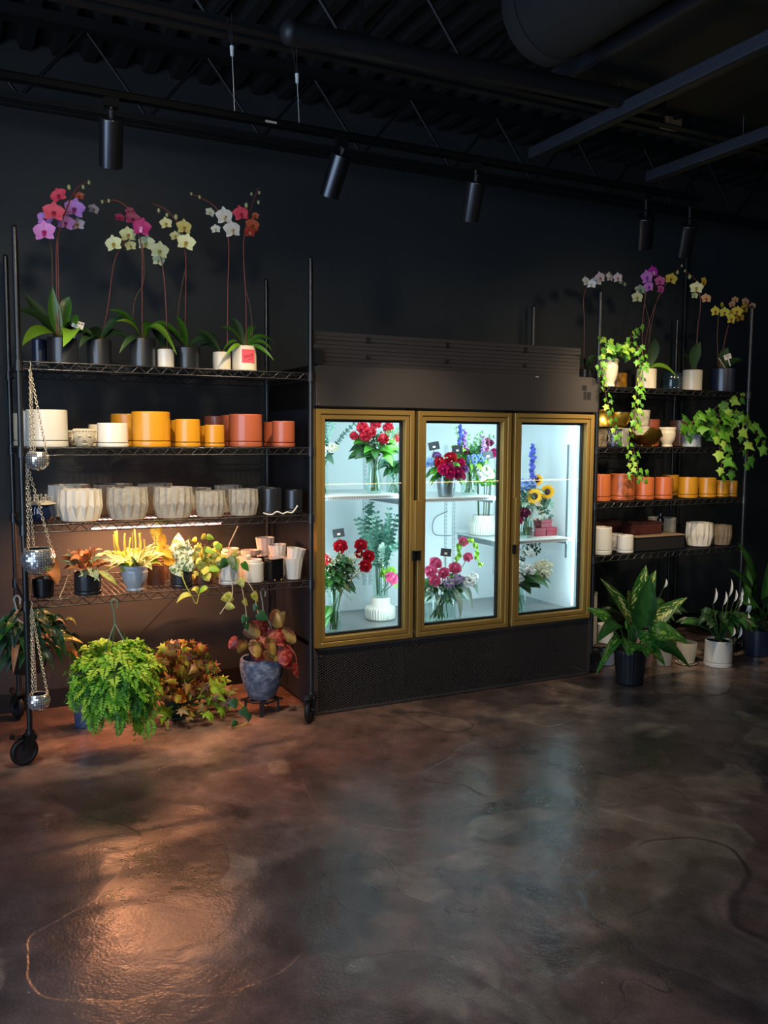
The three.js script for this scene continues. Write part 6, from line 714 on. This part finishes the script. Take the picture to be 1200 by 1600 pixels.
  for (let i = 0; i < 10; i++) sprig(t, [[0, 0.14, 0], [rr(-0.08, 0.1), 0.26, 0.03], [rr(-0.12, 0.16), rr(0.3, 0.42), 0.03]], pick([M.leafGreen, M.brightLeaf]), 0.012, 9, 0.016); cards(t, [[1.215, 1.345, -0.24, 0.1]]);
  t = thing('ribbed_vase', 'white ribbed vase with bare stems behind the second door', 'vase', [1.36, SC, -0.5]); part('vase_body', ribbed([[0.001, 0], [0.08, 0], [0.09, 0.012], [0.092, 0.06], [0.084, 0.08], [0.07, 0.092], [0.068, 0.125], [0.062, 0.125], [0.06, 0.08], [0.07, 0.02], [0.001, 0.015]], 34, 0.045, 204), M.white, t); for (let i = 0; i < 8; i++) { const a = rr(0, 6.28); part('stem', rod([Math.cos(a) * 0.03, 0.02, Math.sin(a) * 0.03], [Math.cos(a) * 0.045, 0.32, Math.sin(a) * 0.045], 0.003, 5), pick([M.stemGreen, M.leafDark]), t); } filler(t, 120, [0, 0.36, 0], [0.1, 0.06, 0.08], M.brightLeaf, 'leafy_top', 0.009);
  t = bouquet('pink roses with lavender and lily leaves in a low glass cylinder', [0.895, SF, -0.24], [0.095, 0.13, 'straight'], [['rose', 0.857, 0.733, -0.220, 0.036, 'pink'], ['rose', 0.795, 0.697, -0.170, 0.036, 'pink'], ['rose', 0.873, 0.682, -0.160, 0.033, 'pink'], ['rose', 0.955, 0.704, -0.170, 0.036, 'pink'], ['rose', 0.80, 0.648, -0.130, 0.033, 'pink'], ['rose', 1.072, 0.839, -0.270, 0.028, 'pink'], ['rose', 1.091, 0.749, -0.250, 0.028, 'pink'], ['blossom', 0.97, 0.64, -0.15, 0.034, 'lav'], ['blossom', 0.90, 0.625, -0.14, 0.034, 'lav'], ['blossom', 1.04, 0.62, -0.15, 0.04, 'white'], ['blossom', 1.09, 0.64, -0.18, 0.03, 'white']], { leaves: 80, stems: 14, spread: [0.18, 0.08, 0.1], len: 0.06, wid: 0.03, cy: 0.17, greens: [M.leafDark, M.leafGreen, M.euca, M.eucaPale] });
  leaf(t, M.eucaPale, [0.08, 0.2, 0.06], [0.14, 0.22, 0.1], [0.16, 0.06, 0.1], 0.05, { shape: 'lance' }); leaf(t, M.eucaPale, [0.04, 0.18, 0.08], [0.08, 0.16, 0.12], [0.06, 0.02, 0.13], 0.04, { shape: 'lance' }); leaf(t, M.leafDark, [0.12, 0.22, 0.04], [0.2, 0.25, 0.06], [0.22, 0.14, 0.07], 0.06, { shape: 'broad' }); filler(t, 60, [-0.02, 0.22, 0.06], [0.14, 0.05, 0.05], FM.cream);
  { const arc = [[0.1, 0.2, -0.02], [0.13, 0.32, -0.03], [0.16, 0.42, -0.03], [0.22, 0.46, -0.03], [0.27, 0.40, -0.03], [0.28, 0.30, -0.02]], c = new THREE.CatmullRomCurve3(arc.map(p => V(...p))); part('bell_stem', new THREE.TubeGeometry(c, 24, 0.004, 5), M.bell, t); for (let i = 0; i < 30; i++) { const p = c.getPointAt(i / 29); const b = part('bell_flower', new THREE.ConeGeometry(0.016, 0.02, 7, 1, true), M.bell, t); b.position.set(p.x + rr(-0.014, 0.014), p.y + rr(-0.012, 0.012), p.z + rr(-0.01, 0.02)); b.rotation.set(rr(-2, 2), 0, rr(-2, 2)); } } cards(t, [[0.935, 0.785, -0.24, -0.15]]);
  // third door
  t = bouquet('sunflowers and blue hydrangea with delphinium in a clear vase', [1.52, SC, -0.28], [0.062, 0.15, 'gather'], [['sunflower', 1.527, 1.098, -0.200, 0.05, 'yellow'], ['sunflower', 1.645, 1.121, -0.230, 0.046, 'yellow'], ['sunflower', 1.615, 1.19, -0.290, 0.038, 'yellow'], ['blossom', 1.49, 1.163, -0.250, 0.045, 'blue'], ['blossom', 1.55, 1.165, -0.270, 0.04, 'blue'], ['rose', 1.45, 1.005, -0.190, 0.034, 'plum'], ['rose', 1.41, 0.96, -0.19, 0.026, 'mag'], ['blossom', 1.36, 1.15, -0.22, 0.035, 'delph']], { leaves: 60, stems: 9, spread: [0.13, 0.1, 0.09], len: 0.05, wid: 0.035, cy: 0.21, greens: [M.eucaDark, M.euca, M.leafDark, M.eucaPale] });
  { const a = []; for (let i = 0; i < 50; i++) a.push(new THREE.SphereGeometry(rr(0.008, 0.013), 6, 4).translate(0.05 + rr(-0.02, 0.02) * (1 - i / 70), 0.36 + i * 0.0042, rr(-0.02, 0.02))); part('delphinium_spire', a, FM.delph, t); part('stem', rod([0.01, 0.14, 0], [0.05, 0.4, 0], 0.0025, 5), M.stemGreen, t); } filler(t, 50, [0.04, 0.14, 0.06], [0.07, 0.04, 0.04], FM.cream); cards(t, []); for (let i = 0; i < 8; i++) sprig(t, [[0.02, 0.2, 0], [0.08, 0.24, 0.02], [rr(0.1, 0.18), rr(0.1, 0.28), 0.03]], pick([M.euca, M.eucaDark]), 0.024, 6, 0.024); part('round_tag', new THREE.CylinderGeometry(0.018, 0.018, 0.002, 20).rotateX(Math.PI / 2), M.card, t).position.set(0.015, 0.215, 0.10);
  const red = std(0x8a2434, 0.45); for (const [l, x, y, w, rz] of [['dark red glossy box, lower left of three in the cooler', 1.645, SC, 0.085, 0], ['dark red glossy box, lower right of three in the cooler', 1.732, SC, 0.08, 0], ['dark red glossy box on top of the two others in the cooler', 1.69, SC + 0.052, 0.085, 0]]) { const b = thing('gift_box', l, 'box', [x, y, -0.33]); part('box_base', rbox(w, 0.03, 0.085, 0.003, 0, 0.015, 0), red, b); part('box_lid', rbox(w + 0.002, 0.022, 0.088, 0.003, 0, 0.0405, 0), red, b); }
  t = bouquet('white hydrangea and cream blooms in a clear vase, lower right', [1.43, SF, -0.22], [0.055, 0.2, 'gather'], [['blossom', 1.40, 0.674, -0.150, 0.055, 'white'], ['blossom', 1.46, 0.66, -0.14, 0.04, 'white'], ['blossom', 1.483, 0.764, -0.200, 0.045, 'white'], ['blossom', 1.37, 0.62, -0.13, 0.036, 'white'], ['carnation', 1.36, 0.75, -0.18, 0.024, 'red2']], { leaves: 34, stems: 12, spread: [0.1, 0.07, 0.09], len: 0.08, wid: 0.06, cy: 0.2, greens: [M.leafGreen, M.leafDark] });
  filler(t, 220, [0.16, 0.26, 0.03], [0.07, 0.06, 0.06], FM.cream, 'filler_blossoms', 0.006); leaf(t, M.leafGreen, [0.03, 0.2, 0.06], [0.08, 0.24, 0.1], [0.16, 0.15, 0.1], 0.07, { shape: 'broad' }); leaf(t, M.leafDark, [0.05, 0.21, 0.05], [0.13, 0.25, 0.07], [0.2, 0.17, 0.07], 0.06, { shape: 'broad' }); for (let i = 0; i < 6; i++) sprig(t, [[0.02, 0.3, 0], [0.06, 0.4, 0], [rr(0.04, 0.16), rr(0.36, 0.42), 0]], M.leafDark, 0.014, 7, 0.02);
}

// the right rack stands a little behind the cooler front: slide it with all it carries
for (const o of scene.children) if (o.isGroup && (o === rackR || (o.position.x > 1.86 && o.position.z < 0.01 && o.position.y > 0.6 && o.position.y < 2.2))) { o.position.x += o === rackR ? 0.03 : 0.042; o.position.z -= 0.055; }
renderer.render(scene, camera);
